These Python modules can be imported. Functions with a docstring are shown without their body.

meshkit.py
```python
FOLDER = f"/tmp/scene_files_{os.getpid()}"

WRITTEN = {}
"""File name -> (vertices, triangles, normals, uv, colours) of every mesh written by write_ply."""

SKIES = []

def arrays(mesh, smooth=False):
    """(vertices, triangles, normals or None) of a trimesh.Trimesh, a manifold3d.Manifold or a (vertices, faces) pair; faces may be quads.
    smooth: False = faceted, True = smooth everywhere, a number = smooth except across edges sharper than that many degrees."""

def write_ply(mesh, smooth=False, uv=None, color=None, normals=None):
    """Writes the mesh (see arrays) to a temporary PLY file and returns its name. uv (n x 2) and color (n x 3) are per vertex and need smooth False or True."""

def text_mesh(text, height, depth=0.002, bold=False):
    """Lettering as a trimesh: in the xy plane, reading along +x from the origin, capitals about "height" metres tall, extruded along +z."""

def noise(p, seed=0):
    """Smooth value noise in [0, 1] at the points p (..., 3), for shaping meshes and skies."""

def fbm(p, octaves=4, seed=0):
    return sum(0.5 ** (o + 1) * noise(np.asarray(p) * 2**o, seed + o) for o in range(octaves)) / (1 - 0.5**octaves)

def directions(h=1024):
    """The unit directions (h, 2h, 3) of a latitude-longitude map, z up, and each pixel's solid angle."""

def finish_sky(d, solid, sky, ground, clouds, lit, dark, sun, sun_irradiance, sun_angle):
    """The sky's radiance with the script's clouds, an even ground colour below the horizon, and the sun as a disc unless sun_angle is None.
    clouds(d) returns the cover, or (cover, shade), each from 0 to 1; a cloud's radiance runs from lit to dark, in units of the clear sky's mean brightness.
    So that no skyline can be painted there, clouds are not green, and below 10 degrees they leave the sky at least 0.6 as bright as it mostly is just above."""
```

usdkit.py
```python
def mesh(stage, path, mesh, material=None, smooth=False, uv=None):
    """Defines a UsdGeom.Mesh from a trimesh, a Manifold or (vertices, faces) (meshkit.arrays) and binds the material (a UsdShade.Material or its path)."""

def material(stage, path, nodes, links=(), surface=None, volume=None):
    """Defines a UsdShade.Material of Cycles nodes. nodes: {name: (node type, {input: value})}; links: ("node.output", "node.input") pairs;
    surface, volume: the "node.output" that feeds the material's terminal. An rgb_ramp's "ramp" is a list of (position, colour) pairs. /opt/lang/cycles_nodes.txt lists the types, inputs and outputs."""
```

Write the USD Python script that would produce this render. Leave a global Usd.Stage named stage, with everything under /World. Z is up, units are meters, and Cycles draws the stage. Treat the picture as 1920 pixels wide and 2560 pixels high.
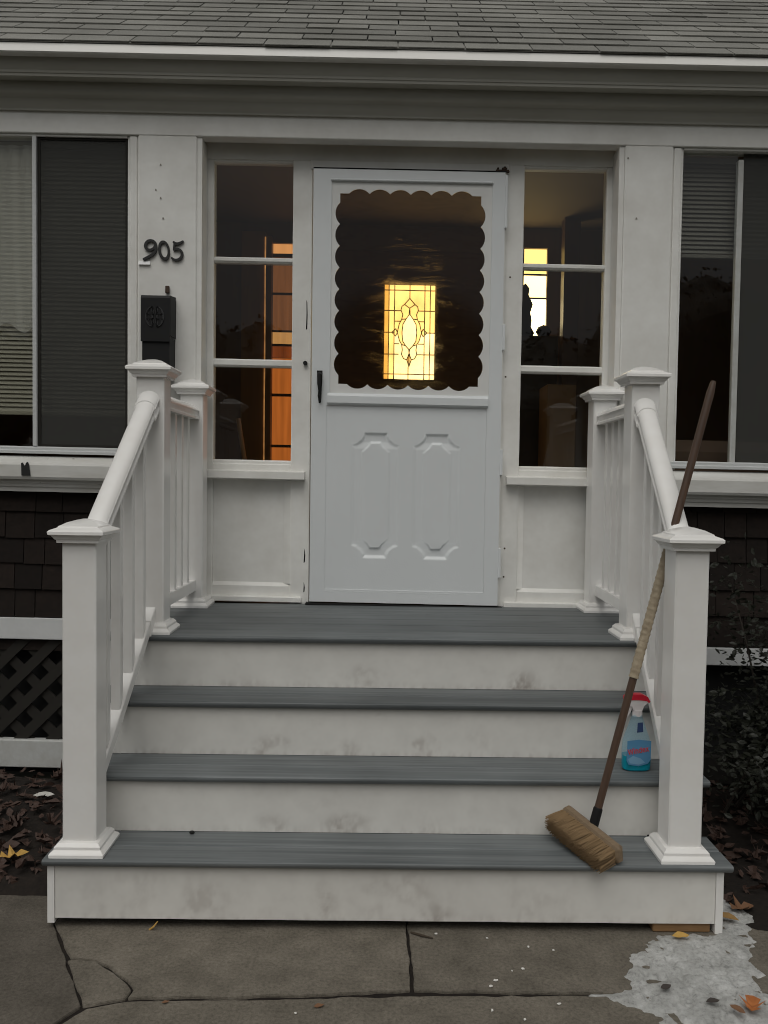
import math, random
import numpy as np, trimesh, shapely
from shapely.geometry import Polygon, LineString, Point, MultiPolygon, box as sbox
from shapely.ops import polygonize, unary_union
import usdkit, meshkit
from pxr import Usd, UsdGeom, UsdLux, UsdShade, Gf, Sdf

stage = Usd.Stage.CreateInMemory()
UsdGeom.Xform.Define(stage, '/World'); UsdGeom.Scope.Define(stage, '/World/Looks')
random.seed(5); RNG = np.random.default_rng(5)

# ------------------------------------------------------------------ camera, sky, sun, exposure
EXPOSURE = -0.08
CAM, YAW, PITCH, ROLL, FPX = np.array([-0.0741, -3.9502, 1.3763]), -.0043, -.0404, .0137, 2101.7
def camera():
    f = np.array([math.sin(YAW)*math.cos(PITCH), math.cos(YAW)*math.cos(PITCH), math.sin(PITCH)])
    r = np.array([math.cos(YAW), -math.sin(YAW), 0]); u = np.cross(r, f)
    c, s = math.cos(ROLL), math.sin(ROLL)
    r, u = c*r + s*u, -s*r + c*u
    m = np.eye(4); m[0, :3], m[1, :3], m[2, :3], m[3, :3] = r, u, -f, CAM
    cam = UsdGeom.Camera.Define(stage, '/World/Camera')
    cam.AddTransformOp().Set(Gf.Matrix4d(*m.ravel().tolist()))
    cam.CreateHorizontalApertureAttr(36.0); cam.CreateFocalLengthAttr(36.0*FPX/1920)
    cam.CreateExposureAttr(EXPOSURE)
camera()
SUN_EL, SUN_AZ = math.radians(60), math.radians(192)      # azimuth of the sun from +y, clockwise: behind the camera, to its left
sky = UsdLux.DomeLight.Define(stage, '/World/sky')
usdkit.material(stage, '/World/Looks/sky_air', {
    's': ('sky_texture', {'sky_type': 'single_scattering', 'sun_disc': False, 'sun_elevation': SUN_EL, 'sun_rotation': SUN_AZ}),
    'bw': ('rgb_to_bw', {}), 't': ('mix', {'mix_type': 'multiply', 'fac': 1.0, 'color2': (1.0, .992, .955)}),
    'n': ('noise_texture', {'scale': 2.2, 'detail': 5, 'roughness': .55}), 'tc': ('texture_coordinate', {}),
    'cr': ('rgb_ramp', {'ramp': [(.3, (.72, .72, .72)), (.7, (1.15, 1.15, 1.15))]}),
    'm2': ('mix', {'mix_type': 'multiply', 'fac': 1.0}),
    'sx': ('separate_xyz', {}), 'el': ('map_range', {'range_type': 'smoothstep', 'from_min': .05, 'from_max': 1., 'to_min': .36, 'to_max': 3.2, 'clamp': True}), 'm3': ('mix', {'mix_type': 'multiply', 'fac': 1.0}),
    'm': ('mix', {'fac': .93}), 'b': ('background_shader', {'strength': .08})},
    [('s.color', 'bw.color'), ('bw.val', 't.color1'), ('tc.generated', 'n.vector'), ('n.fac', 'cr.fac'), ('t.color', 'm2.color1'), ('cr.color', 'm2.color2'),
     ('tc.generated', 'sx.vector'), ('sx.z', 'el.value'), ('m2.color', 'm3.color1'), ('el.result', 'm3.color2'), ('s.color', 'm.color1'), ('m3.color', 'm.color2'), ('m.color', 'b.color')], surface='b.background')
UsdShade.MaterialBindingAPI.Apply(sky.GetPrim()).Bind(UsdShade.Material.Get(stage, '/World/Looks/sky_air'))
sky.GetPrim().SetCustomDataByKey('label', 'grey overcast evening sky over the whole place'); sky.GetPrim().SetCustomDataByKey('category', 'sky')
sky.GetPrim().SetCustomDataByKey('kind', 'structure')
sun = UsdLux.DistantLight.Define(stage, '/World/sun')
sun.CreateNormalizeAttr(True); sun.CreateIntensityAttr(.18); sun.CreateAngleAttr(50.0); sun.CreateColorAttr(Gf.Vec3f(1, .97, .91))
sun.AddRotateXYZOp().Set(Gf.Vec3f(90-math.degrees(SUN_EL), 0, 180-math.degrees(SUN_AZ)))

# ------------------------------------------------------------------ materials
MATS = {}
def mat(name, nodes, links, surface):
    MATS[name] = usdkit.material(stage, '/World/Looks/'+name, nodes, links, surface); return MATS[name]
def paint(name, col, rough=.45, dirt=.12, scale=6., dirtcol=None, bump=.0, bscale=60., chips=0., coat=0., stretch=(1, 1, 1), spec=.5, chipcol=(.09, .07, .055)):
    d = dirtcol or tuple(c*.72 for c in col)
    n = {'tc': ('texture_coordinate', {}), 'mp': ('mapping', {'scale': stretch}), 'n': ('noise_texture', {'scale': scale, 'detail': 6, 'roughness': .65}),
         'r': ('rgb_ramp', {'ramp': [(.35, (0, 0, 0)), (.75, (1, 1, 1))]}), 'k': ('math', {'math_type': 'multiply', 'value2': dirt*3}),
         'm': ('mix', {'color1': col, 'color2': d}), 'p': ('principled_bsdf', {'roughness': rough, 'coat_weight': coat, 'specular_ior_level': spec})}
    l = [('tc.object', 'mp.vector'), ('mp.vector', 'n.vector'), ('n.fac', 'r.fac'), ('r.color', 'k.value1'), ('k.value', 'm.fac')]
    out = 'm.color'
    if chips:
        n.update({'n2': ('noise_texture', {'scale': 13., 'detail': 8, 'roughness': .72}), 'r2': ('rgb_ramp', {'ramp': [(chips, (0, 0, 0)), (chips+.012, (1, 1, 1))]}), 'm2': ('mix', {'color2': chipcol})})
        l += [('tc.object', 'n2.vector'), ('n2.fac', 'r2.fac'), ('r2.color', 'm2.fac'), ('m.color', 'm2.color1')]; out = 'm2.color'
    l.append((out, 'p.base_color'))
    if bump:
        n.update({'n3': ('noise_texture', {'scale': bscale, 'detail': 4}), 'b': ('bump', {'strength': bump, 'distance': .002})})
        l += [('mp.vector', 'n3.vector'), ('n3.fac', 'b.height'), ('b.normal', 'p.normal')]
    return mat(name, n, l, 'p.BSDF')
def plain(name, col, rough=.5, **k):
    return mat(name, {'p': ('principled_bsdf', {'base_color': col, 'roughness': rough, **k})}, [], 'p.BSDF')

paint('old_white', (.82, .815, .785), .5, .14, 5, (.50, .47, .42), bump=.25, bscale=30, chips=.735)
paint('peeling_white', (.66, .66, .64), .55, .2, 6, (.36, .33, .28), bump=.5, bscale=22, chips=.66, stretch=(.35, 1.6, 1.6))
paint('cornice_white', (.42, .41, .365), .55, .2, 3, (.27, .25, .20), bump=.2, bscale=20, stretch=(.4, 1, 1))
paint('vinyl_white', (.84, .83, .81), .24, .09, 7, (.62, .57, .51), chips=.80, chipcol=(.4, .37, .33))
paint('door_white', (.70, .725, .735), .4, .05, 4, (.6, .61, .61), bump=.15, bscale=160)
paint('film_white', (.72, .72, .70), .35, .04, 5)
paint('aluminium', (.55, .56, .56), .4, .08, 8)
paint('fascia_white', (.80, .79, .76), .4, .08, 3, (.6, .56, .48), stretch=(.5, 1, 1))
paint('skirt_white', (.60, .61, .61), .55, .15, 7, bump=.3)
paint('band_dirty', (.50, .51, .50), .6, .2, 12, (.33, .31, .27), bump=.4)
plain('black_metal', (.007, .007, .0075), .6, specular_ior_level=.3)
plain('black_paint', (.012, .012, .012), .5)
plain('emblem_black', (.035, .035, .036), .35)
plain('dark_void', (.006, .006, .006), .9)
plain('chip_grey', (.27, .25, .22), .8)
plain('rust', (.06, .035, .022), .8)
plain('lattice_brown', (.014, .012, .009), .9)
plain('came_lead', (.14, .07, .025), .5)
plain('liquid_blue', (.0, .24, .33), .15)
plain('label_blue', (.10, .29, .50), .4)
plain('label_pale', (.22, .42, .60), .4)
plain('label_navy', (.03, .06, .16), .4)
plain('letter_red', (.62, .06, .06), .4)
plain('letter_white', (.8, .8, .8), .4)
plain('trigger_red', (.60, .012, .035), .35)
plain('trigger_white', (.74, .70, .70), .35)
plain('pebble_white', (.72, .70, .66), .7)
plain('twig_brown', (.05, .035, .022), .8)
plain('ornament_dark', (.02, .014, .008), .7)
mat('bottle_plastic', {'t': ('transparent_bsdf', {'color': (.80, .91, .95)}), 'd': ('principled_bsdf', {'base_color': (.42, .58, .67), 'roughness': .2}), 'm': ('mix_closure', {'fac': .20})},
    [('t.BSDF', 'm.closure1'), ('d.BSDF', 'm.closure2')], 'm.closure')
def board(name, c1, c2):
    mat(name, {'tc': ('texture_coordinate', {}), 'oi': ('object_info', {}), 'va': ('vector_math', {'math_type': 'multiply_add', 'vector2': (1.2, 70, 70)}), 'sc': ('vector_math', {'math_type': 'scale', 'vector1': (40, 40, 40)}), 'bv': ('map_range', {'from_min': 0., 'from_max': 1., 'to_min': .82, 'to_max': 1.18}), 'bm': ('mix', {'mix_type': 'multiply', 'fac': 1.}),
               'n': ('noise_texture', {'scale': 1., 'detail': 6, 'roughness': .6}), 'n2': ('noise_texture', {'scale': 2.5, 'detail': 4}),
               'r': ('rgb_ramp', {'ramp': [(.3, c1), (.72, c2)]}), 'r2': ('rgb_ramp', {'ramp': [(.3, (.78, .78, .78)), (.7, (1.1, 1.1, 1.1))]}), 'm': ('mix', {'mix_type': 'multiply', 'fac': 1.}),
               'b': ('bump', {'strength': .5, 'distance': .002}), 'p': ('principled_bsdf', {'roughness': .55})},
        [('oi.random', 'sc.scale'), ('tc.object', 'va.vector1'), ('sc.vector', 'va.vector3'), ('va.vector', 'n.vector'), ('tc.object', 'n2.vector'), ('n.fac', 'r.fac'), ('n2.fac', 'r2.fac'),
         ('r.color', 'm.color1'), ('r2.color', 'm.color2'), ('oi.random', 'bv.value'), ('m.color', 'bm.color1'), ('bv.result', 'bm.color2'), ('bm.color', 'p.base_color'), ('n.fac', 'b.height'), ('b.normal', 'p.normal')], 'p.BSDF')
board('deck_grey', (.078, .090, .094), (.178, .190, .194))
# risers: smudges are scuffs of dirt carried as a mesh attribute
mat('riser_white', {'a': ('attribute', {'attribute': 'smudge'}), 'tc': ('texture_coordinate', {}), 'n': ('noise_texture', {'scale': 9., 'detail': 6, 'roughness': .6}),
                    'r': ('rgb_ramp', {'ramp': [(.3, (.75, .735, .695)), (.7, (.67, .655, .62))]}), 'm': ('mix', {'color2': (.33, .29, .26)}), 'p': ('principled_bsdf', {'roughness': .5})},
    [('tc.object', 'n.vector'), ('n.fac', 'r.fac'), ('r.color', 'm.color1'), ('a.fac', 'm.fac'), ('m.color', 'p.base_color')], 'p.BSDF')
def speckle(name, ramp, scale, rough=.9, bump=.4, bs=80, big=None, var=.25, lo=.75, hi=1.15):
    n = {'tc': ('texture_coordinate', {}), 'oi': ('object_info', {}), 'n': ('noise_texture', {'scale': scale, 'detail': 9, 'roughness': .78}), 'r': ('rgb_ramp', {'ramp': ramp}),
         'n2': ('noise_texture', {'scale': big or 2., 'detail': 3}), 'r2': ('rgb_ramp', {'ramp': [(.3, (lo, lo, lo*.98)), (.7, (hi, hi, hi))]}), 'm': ('mix', {'mix_type': 'multiply', 'fac': 1.}),
         'v': ('map_range', {'from_min': 0., 'from_max': 1., 'to_min': 1-var, 'to_max': 1+var}), 'h': ('hsv', {}),
         'n3': ('noise_texture', {'scale': bs, 'detail': 4}), 'b': ('bump', {'strength': bump, 'distance': .004}), 'p': ('principled_bsdf', {'roughness': rough, 'specular_ior_level': .3})}
    mat(name, n, [('tc.object', 'n.vector'), ('n.fac', 'r.fac'), ('tc.object', 'n2.vector'), ('n2.fac', 'r2.fac'), ('r.color', 'm.color1'), ('r2.color', 'm.color2'),
                  ('oi.random', 'v.value'), ('v.result', 'h.value'), ('m.color', 'h.color'), ('h.color', 'p.base_color'), ('tc.object', 'n3.vector'), ('n3.fac', 'b.height'), ('b.normal', 'p.normal')], 'p.BSDF')
speckle('roof_shingle', [(.35, (.16, .157, .143)), (.65, (.285, .28, .258))], 160, bs=220, var=.16)
speckle('cedar_brown', [(.35, (.010, .007, .0055)), (.65, (.018, .012, .0095))], 30, bs=60, var=.35)
speckle('concrete', [(.27, (.035, .03, .023)), (.39, (.105, .092, .074)), (.52, (.152, .134, .109)), (.75, (.21, .188, .156))], 95, bump=.8, bs=110, big=10, var=.06, lo=.80, hi=1.2)
speckle('concrete_dark', [(.27, (.026, .022, .018)), (.39, (.073, .063, .052)), (.52, (.104, .091, .075)), (.75, (.145, .128, .108))], 95, bump=.8, bs=110, big=10, var=.04, lo=.80, hi=1.2)  # darker version of the concrete ramp
speckle('soil', [(.35, (.008, .006, .005)), (.7, (.022, .016, .012))], 40, bump=1., bs=50, var=0)
speckle('lawn_ground', [(.35, (.020, .022, .012)), (.7, (.05, .05, .03))], 3, bump=.6, bs=30, var=0)
speckle('asphalt', [(.35, (.035, .035, .036)), (.7, (.06, .06, .06))], 40, bump=.4, bs=60, var=0)
speckle('snow_ice', [(.32, (.20, .20, .195)), (.45, (.40, .40, .39)), (.55, (.47, .47, .46)), (.7, (.54, .54, .53))], 70, rough=.6, bump=.9, bs=240, big=9, var=0)
def isl(name, ramp, rough=.7, transl=0.):
    n = {'g': ('geometry', {}), 'r': ('rgb_ramp', {'ramp': ramp}), 'p': ('principled_bsdf', {'roughness': rough})}
    l = [('g.random_per_island', 'r.fac'), ('r.color', 'p.base_color')]; out = 'p.BSDF'
    if transl:
        n.update({'t': ('translucent_bsdf', {}), 'm': ('mix_closure', {'fac': transl})}); l += [('r.color', 't.color'), ('p.BSDF', 'm.closure1'), ('t.BSDF', 'm.closure2')]; out = 'm.closure'
    mat(name, n, l, out)
isl('leaf_litter', [(0, (.05, .026, .018)), (.3, (.14, .068, .045)), (.6, (.26, .145, .105)), (.8, (.38, .27, .22)), (.93, (.42, .24, .08)), (1, (.6, .55, .5))])
isl('bush_leaf', [(0, (.016, .018, .011)), (.5, (.034, .038, .024)), (.85, (.055, .055, .036)), (1, (.14, .10, .07))], .55, .2)
isl('tree_leaf', [(0, (.07, .07, .058)), (1, (.14, .135, .11))], .8)
isl('bristle_tan', [(0, (.24, .155, .075)), (.12, (.42, .28, .15)), (.6, (.56, .39, .22)), (1, (.66, .50, .31))], .75)
paint('bark', (.04, .032, .025), .9, .2, 20)
paint('block_wood', (.23, .165, .10), .6, .25, 20, (.12, .08, .05), stretch=(1, 6, 6))
paint('handle_wood', (.085, .048, .030), .5, .25, 14, (.04, .025, .018), stretch=(6, 6, .6))
paint('tape_cream', (.42, .35, .25), .65, .3, 40, (.22, .17, .11), bump=.6, bscale=50, stretch=(1, 1, 1))
paint('lumber', (.25, .14, .06), .7, .2, 20, stretch=(1, 8, 8))
paint('porch_ceiling', (.20, .155, .115), .7, .1, 3)
paint('porch_wall', (.20, .13, .085), .6, .15, 4, stretch=(6, 6, .5))
paint('porch_dark', (.06, .042, .03), .6, .15, 4)
paint('porch_floor', (.10, .08, .06), .6, .15, 4)
paint('inner_door_wood', (.19, .105, .055), .45, .2, 5, stretch=(8, 8, .6))
paint('trim_wood', (.32, .18, .075), .4, .15, 5, stretch=(8, 8, .6))
paint('chair_wood_lit', (.55, .34, .18), .35, .15, 8)  # paler than chair_wood: light on the back posts put into the colour
paint('chair_wood', (.10, .05, .03), .4, .15, 8)
paint('couch_brown', (.12, .075, .05), .8, .15, 8)
paint('carton', (.22, .13, .06), .7, .1, 6)
paint('blind_cream', (.29, .265, .20), .5, .1, 3)
mat('sheer', {'d': ('diffuse_bsdf', {'color': (.75, .73, .68)}), 't': ('transparent_bsdf', {}), 'tr': ('translucent_bsdf', {'color': (.7, .68, .62)}), 'm1': ('mix_closure', {'fac': .35}), 'm': ('mix_closure', {'fac': .46})},
    [('d.BSDF', 'm1.closure1'), ('tr.BSDF', 'm1.closure2'), ('t.BSDF', 'm.closure1'), ('m1.closure', 'm.closure2')], 'm.closure')
mat('insect_screen', {'d': ('diffuse_bsdf', {'color': (.045, .045, .042)}), 't': ('transparent_bsdf', {}), 'm': ('mix_closure', {'fac': .46})}, [('t.BSDF', 'm.closure1'), ('d.BSDF', 'm.closure2')], 'm.closure')
def glass(name, ior, tint=(.92, .93, .92), bump=0., bscale=3.):
    n = {'f': ('fresnel', {'IOR': ior}), 'ge': ('geometry', {}), 'bf': ('math', {'math_type': 'subtract', 'value1': 1.}), 'fm': ('math', {'math_type': 'multiply'}), 't': ('transparent_bsdf', {'color': tint}), 'g': ('glossy_bsdf', {'color': (1, 1, 1), 'roughness': .01}), 'm': ('mix_closure', {})}
    l = [('ge.backfacing', 'bf.value2'), ('f.fac', 'fm.value1'), ('bf.value', 'fm.value2'), ('fm.value', 'm.fac'), ('t.BSDF', 'm.closure1'), ('g.BSDF', 'm.closure2')]
    if bump:
        n.update({'tc': ('texture_coordinate', {}), 'n': ('noise_texture', {'scale': bscale, 'detail': 1}), 'b': ('bump', {'strength': bump, 'distance': .01})})
        l += [('tc.object', 'n.vector'), ('n.fac', 'b.height'), ('b.normal', 'g.normal')]
    mat(name, n, l, 'm.closure')
glass('pane_glass', 1.58, bump=.06)
# the storm door's pane is covered with wrinkled clear film: part of the light passes straight, part is bent by the wrinkles
mat('film_glass', {'f': ('fresnel', {'IOR': 1.55}), 'ge': ('geometry', {}), 'bf': ('math', {'math_type': 'subtract', 'value1': 1.}), 'fm': ('math', {'math_type': 'multiply'}), 'fr': ('math', {'math_type': 'multiply'}), 't': ('transparent_bsdf', {'color': (.90, .87, .82)}), 'g': ('glossy_bsdf', {'roughness': .08}),
                   'tc': ('texture_coordinate', {}), 'mp': ('mapping', {'scale': (3.2, 3., 15.), 'rotation': (0, .25, 0)}), 'n': ('noise_texture', {'scale': 1.6, 'detail': 5, 'roughness': .6, 'distortion': 1.2}),
                   'b': ('bump', {'strength': 1., 'distance': .016}), 'rf': ('refraction_bsdf', {'color': (1, .9, .75), 'IOR': 1.22, 'roughness': .10}), 'hz': ('refraction_bsdf', {'color': (1, .9, .75), 'IOR': 1.05, 'roughness': .32}), 'hf': ('math', {'math_type': 'multiply', 'value1': .10}), 'm0': ('mix_closure', {}),
                   'mp2': ('mapping', {'scale': (2., 2., 9.), 'rotation': (0, .3, 0)}), 'n2': ('noise_texture', {'scale': 2.2, 'detail': 6, 'roughness': .65, 'distortion': .8}), 'r2': ('rgb_ramp', {'ramp': [(.47, (.0, .0, .0)), (.70, (.15, .15, .15))]}),
                   'm1': ('mix_closure', {}), 'm': ('mix_closure', {})},
    [('tc.object', 'mp.vector'), ('mp.vector', 'n.vector'), ('n.fac', 'b.height'), ('b.normal', 'rf.normal'), ('tc.object', 'mp2.vector'), ('mp2.vector', 'n2.vector'), ('n2.fac', 'r2.fac'),
     ('ge.backfacing', 'bf.value2'), ('f.fac', 'fm.value1'), ('bf.value', 'fm.value2'), ('r2.color', 'fr.value1'), ('bf.value', 'fr.value2'), ('fr.value', 'm1.fac'), ('bf.value', 'hf.value2'), ('hf.value', 'm0.fac'), ('t.BSDF', 'm0.closure1'), ('hz.BSDF', 'm0.closure2'), ('m0.closure', 'm1.closure1'), ('rf.BSDF', 'm1.closure2'), ('fm.value', 'm.fac'), ('m1.closure', 'm.closure1'), ('g.BSDF', 'm.closure2')], 'm.closure')
LIT = 1.0
def lit(name, c, s, var=0.25, scale=9.):
    st_ = (7., 1., .5) if 'curtain' in name else (1., 1., 1.)
    mat(name, {'tc': ('texture_coordinate', {}), 'mp': ('mapping', {'scale': st_}), 'n': ('noise_texture', {'scale': scale, 'detail': 3}), 'v': ('map_range', {'from_min': .25, 'from_max': .75, 'to_min': (1-var)*s*LIT, 'to_max': (1+var)*s*LIT}), 'e': ('emission', {'color': c})},
        [('tc.object', 'mp.vector'), ('mp.vector', 'n.vector'), ('n.fac', 'v.value'), ('v.result', 'e.strength')], 'e.emission')
lit('lit_orange', (1., .36, .06), 1.1)
lit('lit_amber', (1., .50, .09), 1.5)
lit('lit_yellow', (1., .63, .19), 2.4)
lit('lit_white', (1., .73, .31), 3.0)
lit('lit_window_top', (1., .68, .2), 2.0, .08, 3)
lit('lit_window_mid', (1., .76, .33), 3.4, .08, 3)
lit('lit_window_low', (1., .80, .44), 5.0, .08, 3)
lit('curtain_orange', (1., .26, .045), .42, .30, 4)
lit('curtain_red', (1., .22, .05), .17, .5, 5)
lit('curtain_brown', (1., .36, .12), .16, .30, 4)
lit('curtain_peach', (1., .42, .13), .75, .08, 5)
lit('curtain_cream', (1., .48, .15), .5, .2, 5)
lit('edge_glow', (1., .45, .14), .35, .4, 20)  # no lamp: emission stands for light falling on a door edge

# ------------------------------------------------------------------ helpers
class MB:
    """collects pieces of one mesh"""
    def __init__(s): s.v, s.f, s.n = [], [], 0
    def add(s, v, f):
        v = np.asarray(v, float); f = np.asarray(f, int)
        if f.shape[1] == 4: f = np.vstack([f[:, [0, 1, 2]], f[:, [0, 2, 3]]])
        s.v.append(v); s.f.append(f+s.n); s.n += len(v); return s
    def tm(s, m): return s.add(m.vertices, m.faces)
    def get(s): return np.vstack(s.v), np.vstack(s.f)
    def box(s, x0, x1, y0, y1, z0, z1, c=0.0):
        if c <= 0:
            v = [(x, y, z) for x in (x0, x1) for y in (y0, y1) for z in (z0, z1)]
            f = [(0, 1, 3, 2), (4, 6, 7, 5), (0, 4, 5, 1), (2, 3, 7, 6), (0, 2, 6, 4), (1, 5, 7, 3)]
            return s.add(v, f)
        lo, hi = np.array([x0, y0, z0]), np.array([x1, y1, z1]); c = min(c, *(hi-lo)*.45)
        pts = []
        for sx in (0, 1):
            for sy in (0, 1):
                for sz in (0, 1):
                    for k in range(3):
                        p = np.where([sx, sy, sz], hi, lo).astype(float)
                        for j in range(3):
                            if j != k: p[j] += c*(-1 if (sx, sy, sz)[j] else 1)
                        pts.append(p)
        h = trimesh.convex.convex_hull(np.array(pts))
        return s.add(h.vertices, h.faces)
    def prism(s, prof, x0, x1, z=None):
        """closed (y, z) outline, counter-clockwise seen from +x, swept from x0 to x1"""
        p = Polygon(prof); p = p if p.exterior.is_ccw else Polygon(list(prof)[::-1])
        m = trimesh.creation.extrude_polygon(p, x1-x0, engine='earcut'); w = m.vertices
        return s.add(np.c_[w[:, 2]+x0, w[:, 0], w[:, 1]], m.faces)
    def plate(s, poly, y0, y1):
        """(x, z) polygon made a plate between y0 (front) and y1"""
        for g in getattr(poly, 'geoms', [poly]):
            if g.is_empty or g.geom_type != 'Polygon': continue
            m = trimesh.creation.extrude_polygon(g, y1-y0, engine='earcut'); w = m.vertices
            s.add(np.c_[w[:, 0], y1-w[:, 2], w[:, 1]], m.faces)
        return s
    def slab(s, poly, z0, z1):
        for g in getattr(poly, 'geoms', [poly]):
            if g.is_empty or g.geom_type != 'Polygon': continue
            m = trimesh.creation.extrude_polygon(g, z1-z0, engine='earcut'); w = m.vertices
            s.add(np.c_[w[:, 0], w[:, 1], w[:, 2]+z0], m.faces)
        return s
    def tube(s, pts, radii, n=10, caps=True):
        pts = np.asarray(pts, float); radii = np.broadcast_to(radii, len(pts)).astype(float)
        t = np.gradient(pts, axis=0); t /= np.linalg.norm(t, axis=1)[:, None]
        up = np.array([0, 0, 1.]) if abs(t[0, 2]) < .9 else np.array([1., 0, 0])
        a = np.cross(t, up); a /= np.linalg.norm(a, axis=1)[:, None]; b = np.cross(t, a)
        th = np.arange(n)/n*2*np.pi
        v = (pts[:, None]+radii[:, None, None]*(np.cos(th)[None, :, None]*a[:, None]+np.sin(th)[None, :, None]*b[:, None])).reshape(-1, 3)
        f = [(i*n+j, i*n+(j+1) % n, (i+1)*n+(j+1) % n, (i+1)*n+j) for i in range(len(pts)-1) for j in range(n)]
        f = np.array(f); f = np.vstack([f[:, [0, 1, 2]], f[:, [0, 2, 3]]])
        if caps:
            k = len(v); v = np.vstack([v, pts[0], pts[-1]])
            f = np.vstack([f, [(k, (j+1) % n, j) for j in range(n)], [(k+1, (len(pts)-1)*n+j, (len(pts)-1)*n+(j+1) % n) for j in range(n)]])
        return s.add(v, f[:, ::-1])
    def rings(s, rows):
        """square rings: rows of (half width, z) around (cx, cy); closed at both ends"""
        cx, cy = s.c; v = []
        for h, z in rows: v += [(cx-h, cy-h, z), (cx+h, cy-h, z), (cx+h, cy+h, z), (cx-h, cy+h, z)]
        f = [(0, 3, 2, 1)]
        for i in range(len(rows)-1):
            for j in range(4): f.append((i*4+j, i*4+(j+1) % 4, i*4+4+(j+1) % 4, i*4+4+j))
        k = (len(rows)-1)*4; f.append((k, k+1, k+2, k+3))
        return s.add(v, f)
    def lathe(s, prof, c, n=24):
        prof = np.asarray(prof, float); th = np.arange(n)/n*2*np.pi
        v = np.stack([np.stack([c[0]+r*np.cos(th), c[1]+r*np.sin(th), np.full(n, c[2]+z)], 1) for r, z in prof]).reshape(-1, 3)
        f = [(i*n+j, i*n+(j+1) % n, (i+1)*n+(j+1) % n, (i+1)*n+j) for i in range(len(prof)-1) for j in range(n)]
        return s.add(v, f)
def at(c): m = MB(); m.c = c; return m

SAG, TURN, DEEP = .0092, .0127, .8234
def house(v):                                  # the old house sags a little to its right
    v = np.array(v, float); v[:, 2] -= SAG*v[:, 0]; return v
def steps(v):                                  # the newer steps stand slightly turned against it
    v = np.array(v, float); c, s_ = math.cos(TURN), math.sin(TURN); x, y = v[:, 0].copy(), v[:, 1]+DEEP
    v[:, 0], v[:, 1] = c*x-s_*y, s_*x+c*y-DEEP; return v
ident = lambda v: np.array(v, float)
TAKEN = {}
def numbered(parent, name):
    k = (parent, name); n = TAKEN.get(k, 0); TAKEN[k] = n+1
    return name if n == 0 else f'{name}_{n:03d}'
def data(prim, label=None, category=None, group=None, kind=None):
    for k, v in (('label', label), ('category', category), ('group', group), ('kind', kind)):
        if v: prim.SetCustomDataByKey(k, v)
class Thing:
    def __init__(s, name, label, category, loc=(0, 0, 0), group=None, kind=None, frame=ident):
        s.frame, s.loc = frame, frame(np.array([loc]))[0]
        s.path = '/World/'+numbered('/World', name)
        x = UsdGeom.Xform.Define(stage, s.path); x.AddTranslateOp().Set(Gf.Vec3d(*s.loc.tolist()))
        data(x.GetPrim(), label, category, group, kind)
    def part(s, name, m, mt, parent=None, smooth=False, label=None, kind=None, attr=None):
        path = (parent or s.path); path = path+'/'+numbered(path, name)
        v, f = m.get() if isinstance(m, MB) else ((np.array(m.vertices), np.array(m.faces)) if hasattr(m, 'vertices') else m)
        v = s.frame(v)-s.loc
        p = usdkit.mesh(stage, path, (v, f), MATS[mt], smooth)
        if attr is not None:
            UsdGeom.PrimvarsAPI(p).CreatePrimvar('smudge', Sdf.ValueTypeNames.FloatArray, 'vertex').Set([float(a) for a in attr])
        data(p.GetPrim(), label=label, kind=kind); return path
    def holder(s, name, label=None, parent=None):
        path = (parent or s.path); path = path+'/'+numbered(path, name)
        data(UsdGeom.Xform.Define(stage, path).GetPrim(), label=label); return path
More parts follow.
